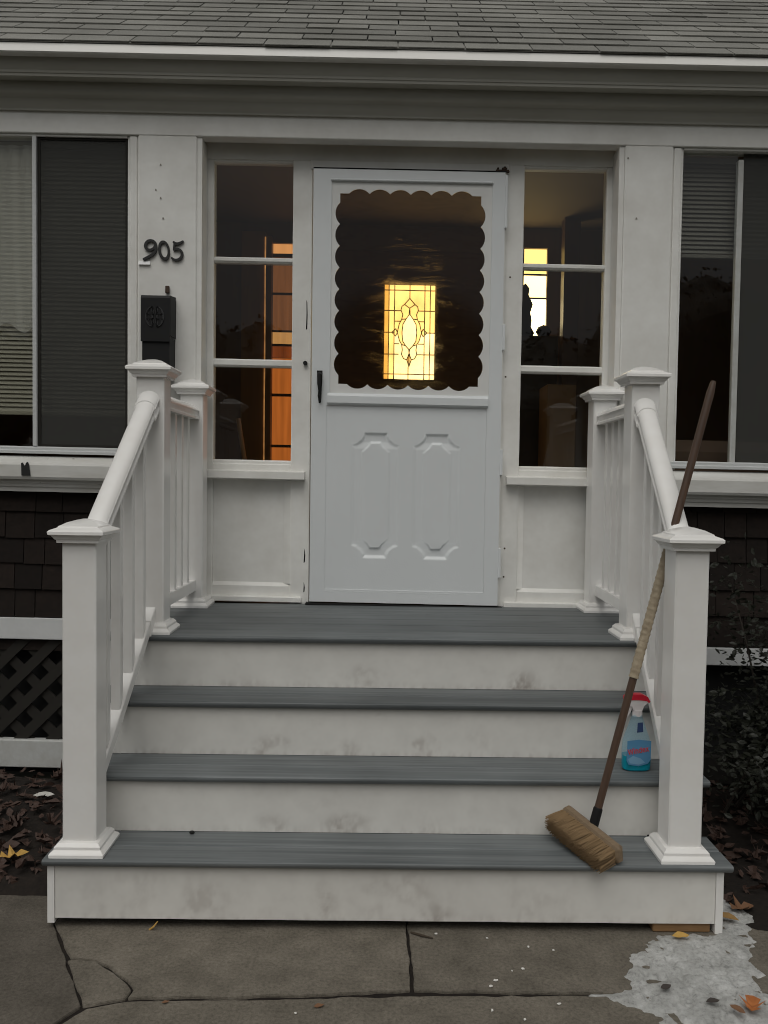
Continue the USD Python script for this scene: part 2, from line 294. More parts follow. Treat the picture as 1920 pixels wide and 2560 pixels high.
def single(name, m, mt, label, category, loc, group=None, kind=None, frame=ident, smooth=False):
    v, f = m.get() if isinstance(m, MB) else m
    loc = np.array(loc, float); path = '/World/'+numbered('/World', name)
    L = frame(np.array([loc]))[0]
    p = usdkit.mesh(stage, path, (frame(v)-L, f), MATS[mt], smooth); UsdGeom.Xformable(p).AddTranslateOp().Set(Gf.Vec3d(*L.tolist()))
    data(p.GetPrim(), label, category, group, kind); return path
B = lambda *a, **k: MB().box(*a, **k)

# ------------------------------------------------------------------ ground and path
R_, G_, NO, TH = .1941, .1976, .0244, .025      # rise, going, nosing, board thickness
ZL = 4*R_                                        # height of the landing
GZ = -.03
g = MB(); g.add([(-60, -60, -.075), (60, -60, -.075), (60, 40, -.075), (-60, 40, -.075)], [(0, 1, 2, 3)])
single('ground', g, 'lawn_ground', 'dark grass and earth around the house', 'ground', (0, 0, -.075), kind='structure')
g = MB(); g.add([(-40, -16.5, -.071), (40, -16.5, -.071), (40, -9.5, -.071), (-40, -9.5, -.071)], [(0, 1, 2, 3)])
single('road', g, 'asphalt', 'asphalt street in front of the house', 'road', (0, -13, -.071), kind='structure')
def bed(x0, x1, y0, y1, seed):
    xs, ys = np.arange(x0, x1+.001, .03), np.arange(y0, y1+.001, .03); X, Y = np.meshgrid(xs, ys)
    d = np.minimum(np.minimum(X-x0, x1-X), np.minimum(Y-y0, y1-Y))
    Z = GZ-.05+.05*np.clip(d/.09, 0, 1)+.03*(meshkit.fbm(np.stack([X*5, Y*5, X*0+seed], -1), 4)-.5)
    n = len(xs); i = np.arange(len(ys)-1)[:, None]*n+np.arange(n-1)[None]
    f = np.stack([i, i+1, i+n+1, i+n], -1).reshape(-1, 4)
    return MB().add(np.stack([X, Y, Z], -1).reshape(-1, 3), f)
single('soil_bed', bed(-2.9, -1.13, -1.17, -.03, 1), 'soil', 'dark earth bed left of the steps under the lattice', 'soil', (-2, -.6, -.08), kind='structure')
single('soil_bed', bed(.99, 2.9, -1.6, -.03, 4), 'soil', 'dark earth bed right of the steps under the shrub', 'soil', (2, -.6, -.08), kind='structure')

path = Thing('concrete_path', 'worn brownish concrete slabs in front of the bottom step', 'path', (0, -2.2, GZ), kind='structure', frame=steps)
def rough_poly(pts, amp=.0035, step=.03, seed=0):
    p = shapely.segmentize(Polygon(pts), step); c = np.array(p.exterior.coords)[:-1]
    n = meshkit.fbm(np.c_[c*22, np.full(len(c), seed+.3)], 3, seed)-.5; n2 = meshkit.fbm(np.c_[c*22, np.full(len(c), seed+7.3)], 3, seed+9)-.5
    return Polygon(c+amp*4*np.c_[n, n2]).buffer(0)
def slab(pts, seed, mt='concrete', label=None):
    p = rough_poly(pts, amp=.0045, step=.02, seed=seed).buffer(.0044); m = MB()
    m.slab(p, GZ-.05, GZ-.002)
    q = p.buffer(-.002)
    m.slab(q, GZ-.002, GZ)
    path.part('slab', m, mt, label=label)
path.part('joint_soil', MB().slab(sbox(-2.9, -6.1, 1.2, -1.19), GZ-.04, GZ-.0075), 'soil', label='dark earth in the joints')
slab([(-3.0, -1.185), (-1.35, -1.195), (-1.112, -1.2), (-1.114, -1.365), (-.886, -1.772), (-1.02, -2.02), (-3.0, -2.0)], 1, 'concrete_dark', 'darker slab at the left edge')
slab([(-1.098, -1.15), (-.012, -1.15), (-.007, -1.69), (-.45, -1.722), (-.762, -1.733), (-.757, -1.697), (-.789, -1.655), (-.85, -1.602), (-.908, -1.560), (-.985, -1.549), (-1.098, -1.36)], 2)
slab([(-.983, -1.563), (-.911, -1.573), (-.858, -1.614), (-.80, -1.666), (-.772, -1.703), (-.777, -1.74), (-.872, -1.766)], 3, label='broken corner piece of the slab')
slab([(.002, -1.15), (1.25, -1.15), (1.25, -1.69), (.55, -1.695), (.012, -1.69)], 4)
slab([(-.862, -1.784), (-.76, -1.757), (-.40, -1.744), (.0, -1.724), (.5, -1.714), (1.25, -1.709), (1.25, -3.0), (-1.0, -3.0), (-1.0, -2.02)], 5)
slab([(-1.2, -3.015), (1.25, -3.015), (1.25, -4.6), (-1.2, -4.6)], 6)
slab([(-1.2, -4.615), (1.25, -4.615), (1.25, -6.2), (-1.2, -6.2)], 7)

# ------------------------------------------------------------------ the house
H = Thing('house', 'white and brown house front with glazed entry porch behind the steps', 'house', (0, 0, -.03), frame=house)
XL, XR = -2.9, 2.75
YP = -.10                                        # plane of pilasters and frieze
# roof
TH_R = math.radians(37); E0 = np.array([-.279, 3.2125]); cs, sn = math.cos(TH_R), math.sin(TH_R)
roof = H.part('roof', MB().prism([(-.268, 3.2075), (-.268+5*cs, 3.2075+5*sn), (-.268+5*cs, 3.16+5*sn), (-.24, 3.16)], XL-.2, XR+.2), 'roof_shingle')
TAB, EXPO = .287, .127
up, nor = np.array([cs, sn]), np.array([-sn, cs])
H.part('starter_strip', MB().prism([tuple(E0+up*-.001), tuple(E0+up*.10), tuple(E0+up*.10-nor*.004), tuple(E0+up*-.001-nor*.004)], XL-.1, XR+.1), 'roof_shingle', parent=roof)
for i in range(13):
    x = -2.35-(i % 2)*TAB/2 + .012*math.sin(i*2.3)
    s0 = i*EXPO; wide = np.array([E0[0]+s0*cs, E0[1]+s0*sn]); up = np.array([cs, sn]); nor = np.array([-sn, cs])
    while x < 2.2:
        w = TAB-.006; j = random.uniform(-.0035, .0035)
        lift = random.uniform(.006, .0095) if i else .0055
        a = wide+up*(j-.004)+nor*(lift+.001); b = wide+up*(EXPO+.012)+nor*.0025; t = np.array([-sn, cs])*(-.0065 if i else -.004)
        pts = [a, b, b+t*.35, a+t]
        m = MB().prism([tuple(p) for p in pts], x, x+w)
        H.part('shingle', m, 'roof_shingle', parent=roof); x += TAB
# cornice
H.part('fascia', MB().prism([(-.274, 3.207), (-.25, 3.207), (-.25, 3.160), (-.282, 3.160), (-.290, 3.1645), (-.288, 3.170)], XL, XR), 'fascia_white')
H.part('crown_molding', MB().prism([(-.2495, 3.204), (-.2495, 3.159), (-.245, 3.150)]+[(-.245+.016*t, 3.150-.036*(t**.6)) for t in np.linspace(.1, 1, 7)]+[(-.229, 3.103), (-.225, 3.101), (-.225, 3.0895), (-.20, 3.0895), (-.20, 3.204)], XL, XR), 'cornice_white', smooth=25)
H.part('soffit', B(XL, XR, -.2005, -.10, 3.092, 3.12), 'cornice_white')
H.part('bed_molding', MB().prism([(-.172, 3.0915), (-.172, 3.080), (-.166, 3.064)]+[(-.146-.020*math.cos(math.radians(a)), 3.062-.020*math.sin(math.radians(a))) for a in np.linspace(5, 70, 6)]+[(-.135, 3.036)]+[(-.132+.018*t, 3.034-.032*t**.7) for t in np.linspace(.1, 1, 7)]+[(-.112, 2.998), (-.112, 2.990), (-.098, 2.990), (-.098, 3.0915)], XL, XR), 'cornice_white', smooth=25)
H.part('frieze_board', B(XL, XR, YP, -.03, 2.896, 3.03, c=.003), 'old_white')
# pilasters
for x0, x1 in ((-1.223, -.958), (.974, 1.190), (XL, -2.166), (2.091, XR)):
    H.part('pilaster', B(x0, x1, YP+.0005, .0, .70, 2.8955, c=.004), 'old_white')
# entry frame: header, stiles, mullions
FY = .02
H.part('entry_header', B(-.98, 1.0, FY, .10, 2.842, 2.93), 'old_white')
H.part('head_jamb', B(-.452, .47, FY-.012, .0195, 2.800, 2.8415, c=.003), 'old_white')
for x0, x1 in ((-.534, -.444), (.453, .541)):
    H.part('mullion', B(x0, x1, FY-.004, .09, .768, 2.8415, c=.003), 'old_white')
for x in (-.957, .951):
    H.part('entry_jamb', B(x-.001, x+.022, -.09, .0199, .776, 2.895), 'old_white')
def sidelight(x0, x1, s0, s1, sill0, sill1, sgn):
    p = H.holder('sidelight')
    for a, b in ((min(x0, s0), x0) if sgn < 0 else (x1, s1),):
        H.part('stile', B(a, b, FY+.004, .085, .80, 2.8412, c=.003), 'old_white', p)
    e = .0005
    xa, xb = x0+e, x1-e
    for i, (z0, z1) in enumerate(((1.447, 1.884), (1.921, 2.368), (2.396, 2.8415))):
        H.part('pane', B(xa, xb, .046, .050, z0, z1), 'pane_glass', p)
    for z0, z1 in ((1.884, 1.921), (2.368, 2.396)):
        m = MB().prism([(FY+.006, z0+.008), (FY+.006, z1-.008), (.040, z1), (.066, z1), (.066, z0), (.040, z0)], xa, xb)
        H.part('muntin', m, 'old_white', p)
    H.part('sash_rail', MB().prism([(FY+.002, 1.398), (FY+.002, 1.425), (FY+.010, 1.430), (FY+.010, 1.440), (.044, 1.447), (.07, 1.447), (.07, 1.398)], xa, xb), 'old_white', p)
    H.part('sash_head', MB().prism([(FY+.008, 2.8414), (FY+.008, 2.834), (.040, 2.829), (.066, 2.829), (.066, 2.8414)], xa, xb), 'old_white', p)
    H.part('sill', MB().prism([(-.030, 1.360), (-.030, 1.392), (FY+.001, 1.399), (FY+.03, 1.399), (FY+.03, 1.352), (-.024, 1.358)], sill0, sill1), 'old_white', p)
    # lower wooden panel
    H.part('panel', B(xa, xb, .043, .06, .84, 1.36), 'old_white', p)
    a, b = xa, xb
    m = MB().prism([(FY+.006, .801), (FY+.006, .850), (FY+.023, .866), (.05, .866), (.05, .801)], a, b); H.part('panel_rail', m, 'old_white', p)
    if sgn < 0: v = MB().add([(b-.034, .042, .862), (b-.0, FY+.006, .862), (b, .05, .862), (b-.034, .042, 1.352), (b, FY+.006, 1.352), (b, .05, 1.352)], [(0, 1, 4), (0, 4, 3), (1, 2, 5), (1, 5, 4)])
    else: v = MB().add([(a+.03, .042, .862), (a, FY+.006, .862), (a, .05, .862), (a+.03, .042, 1.352), (a, FY+.006, 1.352), (a, .05, 1.352)], [(0, 4, 1), (0, 3, 4), (1, 5, 2), (1, 4, 5)])
    H.part('panel_bead', v, 'old_white', p)
    H.part('base_board', B(min(sill0, x0)-.0, max(sill1, x1)-.012 if sgn < 0 else x1+.03, -.006, FY+.02, .7775, .803, c=.003), 'old_white', p)
sidelight(-.904, -.534, -.957, -.534, -.955, -.466, -1)
sidelight(.541, .925, .5, .975, .480, .973, 1)
# storm door
DX0, DX1, DZ0, DZ1, DY = -.437, .447, .788, 2.793, -.02
ins = sbox(-.352, 1.766, .389, 2.737); low = sbox(-.366, .848, .380, 1.708)
frame = sbox(DX0, DZ0, DX1, DZ1).difference(ins).difference(low)
door = H.part('door', MB().plate(frame, DY, .016), 'door_white', label='white storm door with scalloped glass')
def scallop(c0, c1, n, out):
    """arcs bulging to the side 'out' along the line c0 -> c1"""
    c0, c1, out = map(np.array, (c0, c1, out)); pts = []
    for i in range(n):
        a, b = c0+(c1-c0)*i/n, c0+(c1-c0)*(i+1)/n
        h = np.linalg.norm(b-a)/2; sg = .021; Rr = (h*h+sg*sg)/(2*sg); half = math.asin(h/Rr)
        for t in np.linspace(-half, half, 9)[:-1]:
            pts.append((a+b)/2+(b-a)/(2*h)*Rr*math.sin(t)+out*(Rr*math.cos(t)-(Rr-sg)))
    return pts
x0, x1, z0, z1 = -.313, .338, 1.809, 2.684; k = .041
hole = [(x0, z1)]+scallop((x0+k, z1), (x1-k, z1), 6, (0, 1))+[(x1-k, z1), (x1, z1)]+scallop((x1, z1-k), (x1, z0+k), 8, (1, 0))+[(x1, z0+k), (x1, z0)]+scallop((x1-k, z0), (x0+k, z0), 6, (0, -1))+[(x0+k, z0), (x0, z0)]+scallop((x0, z0+k), (x0, z1-k), 8, (-1, 0))+[(x0, z1-k)]
H.part('scalloped_border', MB().plate(sbox(-.3519, 1.7662, .3889, 2.7368).difference(Polygon(hole).buffer(0)), -.0145, -.0095), 'film_white', door, label='white border with scalloped inner edge around the glass')
H.part('pane', B(-.351, .388, -.006, -.002, 1.767, 2.736), 'film_glass', door, label='pane under wrinkled clear film')
H.part('insert_molding', B(-.356, .393, DY-.008, -.004, 2.7385, 2.7475, c=.003), 'door_white', door)
H.part('cross_rail', MB().prism([(DY-.003, 1.712), (DY-.014, 1.720), (DY-.014, 1.752), (DY-.004, 1.764), (.0, 1.768), (.0, 1.709)], -.362, .385), 'door_white', door)
# embossed lower panel
def emboss(xc):
    half = [(.0575, 1.589), (.0615, 1.570), (.071, 1.553), (.0885, 1.538), (.1135, 1.530)]
    bot = [(x, 2.585-z) for x, z in half[::-1]]
    right = half+bot; return Polygon([(xc+x, z) for x, z in right]+[(xc-x, z) for x, z in right[::-1]])
xs, zs = np.arange(-.366, .3801, .0035), np.arange(.846, 1.7095, .0035); X, Z = np.meshgrid(xs, zs)
hgt = np.zeros_like(X); pts = shapely.points(X.ravel(), Z.ravel())
ss = lambda t: np.clip(t, 0, 1)**2*(3-2*np.clip(t, 0, 1))
for xc in (-.134, .152):
    o = emboss(xc); i_ = o.buffer(-.048).buffer(.004)
    do = np.where(shapely.contains(o, pts), shapely.distance(o.exterior, pts), 0).reshape(X.shape)
    di = np.where(shapely.contains(i_, pts), shapely.distance(i_.exterior, pts), 0).reshape(X.shape)
    side = np.clip((np.abs(Z-1.2925)-.20)/.05, .36, 1)
    hgt += (.0105*ss(do/.018)-.0085*ss(di/.010))*side
n = len(xs); i = np.arange(len(zs)-1)[:, None]*n+np.arange(n-1)[None]
f = np.stack([i, i+1, i+n+1, i+n], -1).reshape(-1, 4)
H.part('embossed_panel', MB().add(np.stack([X, DY+.003+hgt, Z], -1).reshape(-1, 3), f), 'door_white', door, smooth=True)
H.part('bottom_bead', MB().prism([(DY-.0005, .838), (DY+.004, .8515), (DY+.008, .8515), (DY+.008, .838)], -.366, .380), 'door_white', door)
m = MB().plate(Polygon([(-.411, 1.867), (-.386, 1.867), (-.386, 1.835), (-.389, 1.76), (-.391, 1.722), (-.399, 1.719), (-.402, 1.76), (-.409, 1.83)]), DY-.007, DY); m.tube([(-.398, DY-.006, 1.852), (-.398, DY-.036, 1.845), (-.398, DY-.042, 1.80), (-.397, DY-.040, 1.75), (-.395, DY-.028, 1.716)], [.010, .010, .0085, .007, .005], 8)
H.part('handle', m, 'black_metal', door, smooth=30)
for z0, z1 in ((2.54, 2.78), (1.40, 1.52), (.92, 1.06), (1.98, 2.1)):
    H.part('hinge', B(.4475, .4585, DY-.004, .014, z0, z1, c=.002), 'door_white', door)
H.part('hinge_strip', B(.4478, .4525, -.012, .018, .79, 2.79), 'old_white', door)
H.part('threshold', B(-.455, .47, -.03, .09, .765, .781), 'dark_void', door)
H.part('lock_cylinder', MB().tm(trimesh.creation.cylinder(.010, .03, transform=trimesh.transformations.translation_matrix((-.469, .016, 1.904)) @ trimesh.transformations.rotation_matrix(math.pi/2, (1, 0, 0)))), 'black_metal', smooth=30)
m = MB().box(.405, .465, -.004, .006, 2.806, 2.811)
for a, b, c, d in ((.41, .419, 2.813, 2.822), (.432, .456, 2.812, 2.821), (.44, .452, 2.819, 2.826), (.455, .468, 2.799, 2.807)): m.box(a, b, -.006, .007, c, d, c=.003)
H.part('closer_bracket', m, 'rust', label='rusty remains of a door closer above the storm door')
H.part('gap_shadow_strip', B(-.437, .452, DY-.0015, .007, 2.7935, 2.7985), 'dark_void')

for x, za, zb in ((-.4655, .965, 1.035), (-.466, .825, .875), (-.4655, 2.06, 2.20)):
    H.part('paint_chip', MB().plate(Polygon([(x-.003, za), (x+.003, za+.004), (x+.0045, (za+zb)/2), (x+.002, zb-.012), (x-.002, zb), (x-.001, (za+zb)/2+.01)]), FY-.0046, FY-.0036), 'dark_void', label='bare dark wood where the paint has split')

for x, z in ((.478, 2.325), (.466, 1.862), (.477, 1.056), (.475, .921)):
    H.part('nail_hole', MB().plate(Point(x+.004, z).buffer(.0042, 3), FY-.0047, FY-.0037), 'rust')
for x, z in ((-1.120, 2.764), (-1.142, 2.652), (-1.12, 2.616), (-1.108, 2.526), (1.03, 2.571), (.986, 2.838)):
    H.part('paint_chip', MB().plate(rough_poly([(x-.004, z-.003), (x+.005, z-.004), (x+.003, z+.004), (x-.002, z+.006)], .0006, .003), YP-.0012, YP-.0002), 'chip_grey', label='small spot where the pilaster paint is chipped')
# windows left and right of the entry
def window(xa, xb, bars, sgn):
    p = H.holder('window'); z0, z1 = 1.484, 2.8855
    for a, b in ((xa, xa+.05), (xb-.05, xb)):
        H.part('casing', MB().box(a, b, -.084, .0, 1.444, 2.8950, c=.003).box(a+.012 if sgn < 0 else a+.006, b-.006 if sgn < 0 else b-.012, -.092, -.0845, 1.446, 2.894, c=.003), 'old_white', p)
    H.part('head', B(xa+.0505, xb-.0505, -.088, -.02, z1, 2.8955, c=.002), 'old_white', p)
    H.part('track', MB().prism([(-.108, 1.451), (-.108, 1.463), (-.096, 1.467), (-.096, 1.478), (-.086, z0), (-.03, z0), (-.03, 1.451)], xa+.0005, xb-.0005), 'aluminium', p)
    return p, z0, z1
WL, WR = -2.165, -1.224
p, z0, z1 = window(WL, WR, None, -1)
H.part('meeting_stile', B(-1.706, -1.688, -.093, -.05, z0, z1, c=.002), 'aluminium', p)
H.part('pane', B(WL+.0505, -1.7065, -.064, -.060, z0, z1), 'pane_glass', p)
H.part('pane', B(-1.6875, WR-.0505, -.048, -.044, z0, z1), 'pane_glass', p)
H.part('insect_screen', B(-1.675, WR-.062, -.073, -.0725, z0+.012, z1-.01), 'insect_screen', p)
m = MB().plate(sbox(-1.6875, z0+.0, WR-.0505, z1).difference(sbox(-1.675, z0+.012, WR-.062, z1-.01)), -.078, -.066)
H.part('screen_frame', m, 'lattice_brown', p)
W2L, W2R = 1.191, 2.09
p2, z0, z1 = window(W2L, W2R, None, 1)
H.part('meeting_stile', B(1.498, 1.522, -.066, -.035, z0, z1-.03, c=.002), 'band_dirty', p2)
H.part('pane', B(W2L+.0505, 1.4975, -.056, -.052, z0, z1), 'pane_glass', p2)
H.part('pane', B(1.5225, W2R-.0505, -.042, -.038, z0, z1), 'pane_glass', p2)
H.part('insect_screen', B(1.5225, W2R-.0505, -.058, -.0575, z0, z1), 'insect_screen', p2)
def sill(xa, xb):
    H.part('window_sill', MB().prism([(-.085, 1.4405), (-.125, 1.428), (-.152, 1.408), (-.158, 1.398), (-.158, 1.345), (-.150, 1.333), (-.10, 1.333), (-.05, 1.36), (-.05, 1.4405)], xa, xb), 'peeling_white')
    H.part('sill_apron', MB().prism([(-.128, 1.3325), (-.128, 1.318), (-.118, 1.312), (-.114, 1.300), (-.106, 1.297), (-.106, 1.277), (-.05, 1.277), (-.05, 1.3325)], xa, xb), 'peeling_white')
sill(XL, -1.215); sill(1.215, XR)
# wall below
for x0, x1 in ((XL, -.958), (.96, XR)):
    H.part('wall', B(x0, x1, -.040, .05, .53, 1.40), 'cedar_brown')
wallL = H.holder('shingle_course'); wallR = H.holder('shingle_course')
def shingles(parent, xa, xb, rows, exps):
    for zb, e in zip(rows, exps):
        x = xa-random.uniform(0, .1)
        while x < xb:
            w = random.uniform(.085, .19); a, b = max(x, xa), min(x+w-.004, xb)
            if b-a > .02:
                d = random.uniform(-.002, .002); zb2 = zb+random.uniform(-.003, .003)
                H.part('shingle', MB().prism([(-.062+d, zb2), (-.052+d, zb2+e+.008), (-.0405, zb2+e+.008), (-.0405, zb2)], a, b), 'cedar_brown', parent)
            x += w
shingles(wallL, -1.95, -.975, [1.184, 1.062, .941, .822, .690], [.10, .122, .121, .119, .132])
shingles(wallR, .98, 1.95, [1.255, 1.138, 1.019, .892, .769, .627], [.03, .117, .119, .127, .123, .142])
H.part('skirt_board', B(XL, -1.13, -.066, -.02, .586, .687, c=.003), 'skirt_white')
H.part('skirt_board', B(1.0, XR, -.066, -.02, .540, .623, c=.003), 'skirt_white')
H.part('sill_beam', B(XL, -1.13, -.066, -.02, -.02, .110, c=.004), 'band_dirty')
H.part('sill_beam', B(1.0, XR, -.066, -.02, -.02, .110, c=.004), 'lattice_brown')
lat = H.holder('lattice')
clip = sbox(-2.0, .105, -1.05, .59)
for k in range(-6, 8):
    for sg, y in ((1, -.045), (-1, -.033)):
        c = -1.55+k*.150; L = LineString([(c-.8*sg, -.45), (c+.8*sg, 1.15)]).buffer(.023, cap_style=2).intersection(clip)
        if not L.is_empty: H.part('slat', MB().plate(L, y, y+.008), 'lattice_brown', lat)
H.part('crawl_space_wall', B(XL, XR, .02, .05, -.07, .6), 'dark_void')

# porch interior
IY = 1.5
H.part('porch_ceiling', B(XL+.02, XR-.02, -.02, IY+.05, 2.99, 3.02), 'porch_ceiling')
H.part('porch_floor', B(XL+.02, XR-.02, .06, IY+.05, .70, .765), 'porch_floor')
H.part('porch_end_wall', B(XL+.02, XL+.08, .051, IY+.05, .765, 2.99), 'porch_wall')
H.part('porch_end_wall', B(XR-.08, XR-.02, .051, IY+.05, .765, 2.99), 'porch_wall')
H.part('inner_sill_wall', B(XL+.08, -.96, .051, .09, .765, 1.44), 'porch_dark')
H.part('inner_sill_wall', B(.98, XR-.08, .051, .09, .765, 1.44), 'porch_dark')
bw = sbox(XL+.02, .765, XR-.02, 2.99)
op_door = sbox(-.40, .765, .51, 2.83); op_right = sbox(.62, 1.75, .928, 2.868); op_left = sbox(-.835, .9, -.50, 2.865)
H.part('inner_wall', MB().plate(bw.difference(unary_union([op_door, op_right, op_left])), IY, IY+.06), 'porch_wall')
SC = 5.45/FPX
idoor = H.part('inner_door', MB().plate(sbox(-.40, .765, .51, 2.83).difference(sbox(-.115, 2.012, .216, 2.620)), IY+.01, IY+.05), 'inner_door_wood')
def P2(u, v): return (-.1147+(u-553)*.3255*SC, 2.618-(v-963)*.3255*SC)      # panel millimetre grid to the door's plane
lines = []
def ln(*p): lines.append(LineString([P2(*q) for q in p]))
ln((553, 963), (943, 963), (943, 1682), (553, 1682), (553, 963))
for u in (590, 632, 862, 904): ln((u, 963), (u, 1682))
for v in (1006, 1640): ln((553, v), (943, v))
for v in (1160, 1325, 1490): ln((553, v), (632, v)); ln((862, v), (943, v))
ln((748, 963), (748, 1066)); ln((742, 1583), (742, 1682))
ln((632, 1160), (680, 1160)); ln((812, 1160), (862, 1160)); ln((632, 1240), (680, 1240)); ln((812, 1240), (862, 1240)); ln((632, 1410), (672, 1410)); ln((815, 1410), (862, 1410)); ln((632, 1490), (668, 1490)); ln((806, 1490), (862, 1490))
ln((748, 1066), (708, 1112), (748, 1140), (788, 1112), (748, 1066))
for s_ in (-1, 1):
    M = lambda *p: ln(*[(748+s_*(q[0]-748), q[1]) for q in p])
    M((788, 1112), (808, 1128), (814, 1155), (800, 1190), (808, 1225), (826, 1260), (840, 1325), (824, 1385), (806, 1415), (800, 1455), (806, 1490), (790, 1522), (765, 1530), (748, 1583))
    M((748, 1140), (752, 1190), (775, 1222), (798, 1262), (804, 1325), (798, 1390), (775, 1425), (752, 1450), (748, 1480))
    M((840, 1325), (852, 1297), (882, 1325), (852, 1353), (840, 1325)); M((775, 1222), (808, 1225)); M((775, 1425), (806, 1415)); M((748, 1480), (765, 1530))
ln((748, 1480), (748, 1583))
U = unary_union(lines)
came = U.buffer(.0031, cap_style=2)
H.part('came', MB().plate(came, IY-.003, IY+.013), 'came_lead', idoor)
for poly in polygonize(U):
    q = poly.buffer(-.0024)
    if q.is_empty: continue
    u = (poly.centroid.x+.1147)/(.3255*SC)+553; v = 963+(2.618-poly.centroid.y)/(.3255*SC)
    a = poly.area
    mt = 'lit_amber' if u < 590 else 'lit_yellow'
    if 690 < u < 806 and 1230 < v < 1450: mt = 'lit_white'
    elif 640 < u < 850 and a < .0007: mt = random.choice(['lit_amber', 'lit_orange', 'lit_yellow', 'lit_yellow'])
    elif u > 862 and v > 1300: mt = 'lit_white'
    elif u > 640 and v > 1350: mt = 'lit_white'
    H.part('glass_piece', MB().plate(q, IY+.002, IY+.008), mt, idoor)
rw = H.holder('lit_window', label='bright yellow inner window')
for i_, (za, zb, mt) in enumerate(((2.707, 2.866, 'lit_window_top'), (2.557, 2.697, 'lit_window_mid'), (2.30, 2.547, 'lit_window_low'), (2.05, 2.29, 'lit_window_low'), (1.76, 2.04, 'lit_window_low'))):
    for xa, xb in ((.622, .770), (.780, .926)):
        H.part('pane', B(xa, xb, IY+.022, IY+.026, za, zb), mt, rw)
m = MB()
for z in (2.702, 2.552, 2.295, 2.045): m.box(.6205, .9275, IY+.010, IY+.021, z-.005, z+.005)
m.box(.7701, .7799, IY+.009, IY+.0212, 1.76, 2.867)
H.part('glazing_bar', m, 'came_lead', rw)
fd = H.holder('glazed_inner_door', label='inner door with orange curtain behind its panes')
edges = [2.864, 2.80, 2.777, 2.552, 2.538, 2.312, 2.300, 2.224, 2.210, 2.135, 2.133, 1.905, 1.887, 1.575, 1.558, 1.25, 1.235, .93]
mts = ['curtain_peach', 'curtain_brown', 'curtain_brown', 'curtain_cream', 'curtain_red', 'curtain_orange', 'curtain_orange', 'curtain_orange', 'curtain_orange']
for k in range(9):
    H.part('pane', B(-.833, -.502, IY+.022, IY+.026, edges[2*k+1], edges[2*k]), mts[k], fd)
m = MB()
for k in range(8): m.box(-.834, -.501, IY+.008, IY+.0215, edges[2*k+2], edges[2*k+1])
H.part('glazing_bar', m, 'inner_door_wood', fd)
H.part('door_stile', B(-.872, -.8355, IY-.03, IY-.0005, .766, 2.90), 'trim_wood', fd)
H.part('lit_edge', B(-.881, -.8725, IY-.028, IY-.0006, .766, 2.895), 'edge_glow', fd, label='bright thin door edge, the light on it put in as glow')
H.part('casing', B(-1.03, -.8815, IY-.02, IY-.0007, .766, 2.93), 'trim_wood', fd)
H.part('porch_post', B(.985, 1.08, 1.25, 1.345, .766, 2.989), 'chair_wood')

# ------------------------------------------------------------------ steps
S = Thing('porch_steps', 'wide steps of grey boards with white risers up to the door', 'steps', (0, -.8, GZ), frame=steps)
SX0, SX1 = -1.125, 1.0
YF = -DEEP                                       # front edge of the landing
def deck(y0, y1, z, x0, x1, front=False):
    """one board, its front edge rounded and its face lightly grooved"""
    gy = np.arange(y1-.022, y0+.02, -.0385); k = [q for g_ in gy for q in ((g_+.0028, z), (g_, z-.0032), (g_-.0028, z))]
    top = [(y0+.008, z), (y0+.003, z-.0015), (y0+.0005, z-.004), (y0, z-.0065)]; k = []
    prof = [(y1, z-TH), (y1, z-.002), (y1-.002, z)] + k + top + [(y0+.0012, z-.011), (y0+.004, z-.016), (y0+.0085, z-.0205), (y0+.0135, z-TH+.001), (y0+.018, z-TH)]
    return MB().prism(prof, x0, x1)
y = YF; bw_ = (.136, .0065)
first = True
while y < -.035:
    y1 = min(y+bw_[0], .012)
    S.part('landing_board', deck(y, y1, ZL-(0 if y1 < .01 else .0), SX0, SX1), 'deck_grey'); y = y1+bw_[1]
for k in (3, 2, 1):
    yf = YF-(4-k)*G_; d = (G_+NO-.0005)
    x0, x1 = (SX0, SX1)
    S.part('tread_board', deck(yf, yf+d*.5-.0025, k*R_, x0, x1), 'deck_grey'); S.part('tread_board', deck(yf+d*.5+.0025, yf+d, k*R_, x0, x1), 'deck_grey')
SM = {4: [(-.16, .62, .05, .045, .5), (.44, .60, .055, .05, .75), (-.62, .6, .05, .04, .12)], 3: [(-.46, .43, .05, .03, .4), (-.20, .42, .03, .03, .25), (.09, .43, .025, .045, .4), (.30, .44, .06, .05, .15)],
      2: [(-.44, .225, .05, .03, .4), (-.19, .225, .075, .035, .55), (.1, .23, .05, .03, .12)], 1: [(-.62, .08, .07, .05, .28), (-.27, .07, .05, .05, .45), (.075, .03, .05, .045, .42), (.0, .11, .09, .06, .25), (-.85, .10, .1, .06, .18), (.42, .06, .1, .06, .15)]}
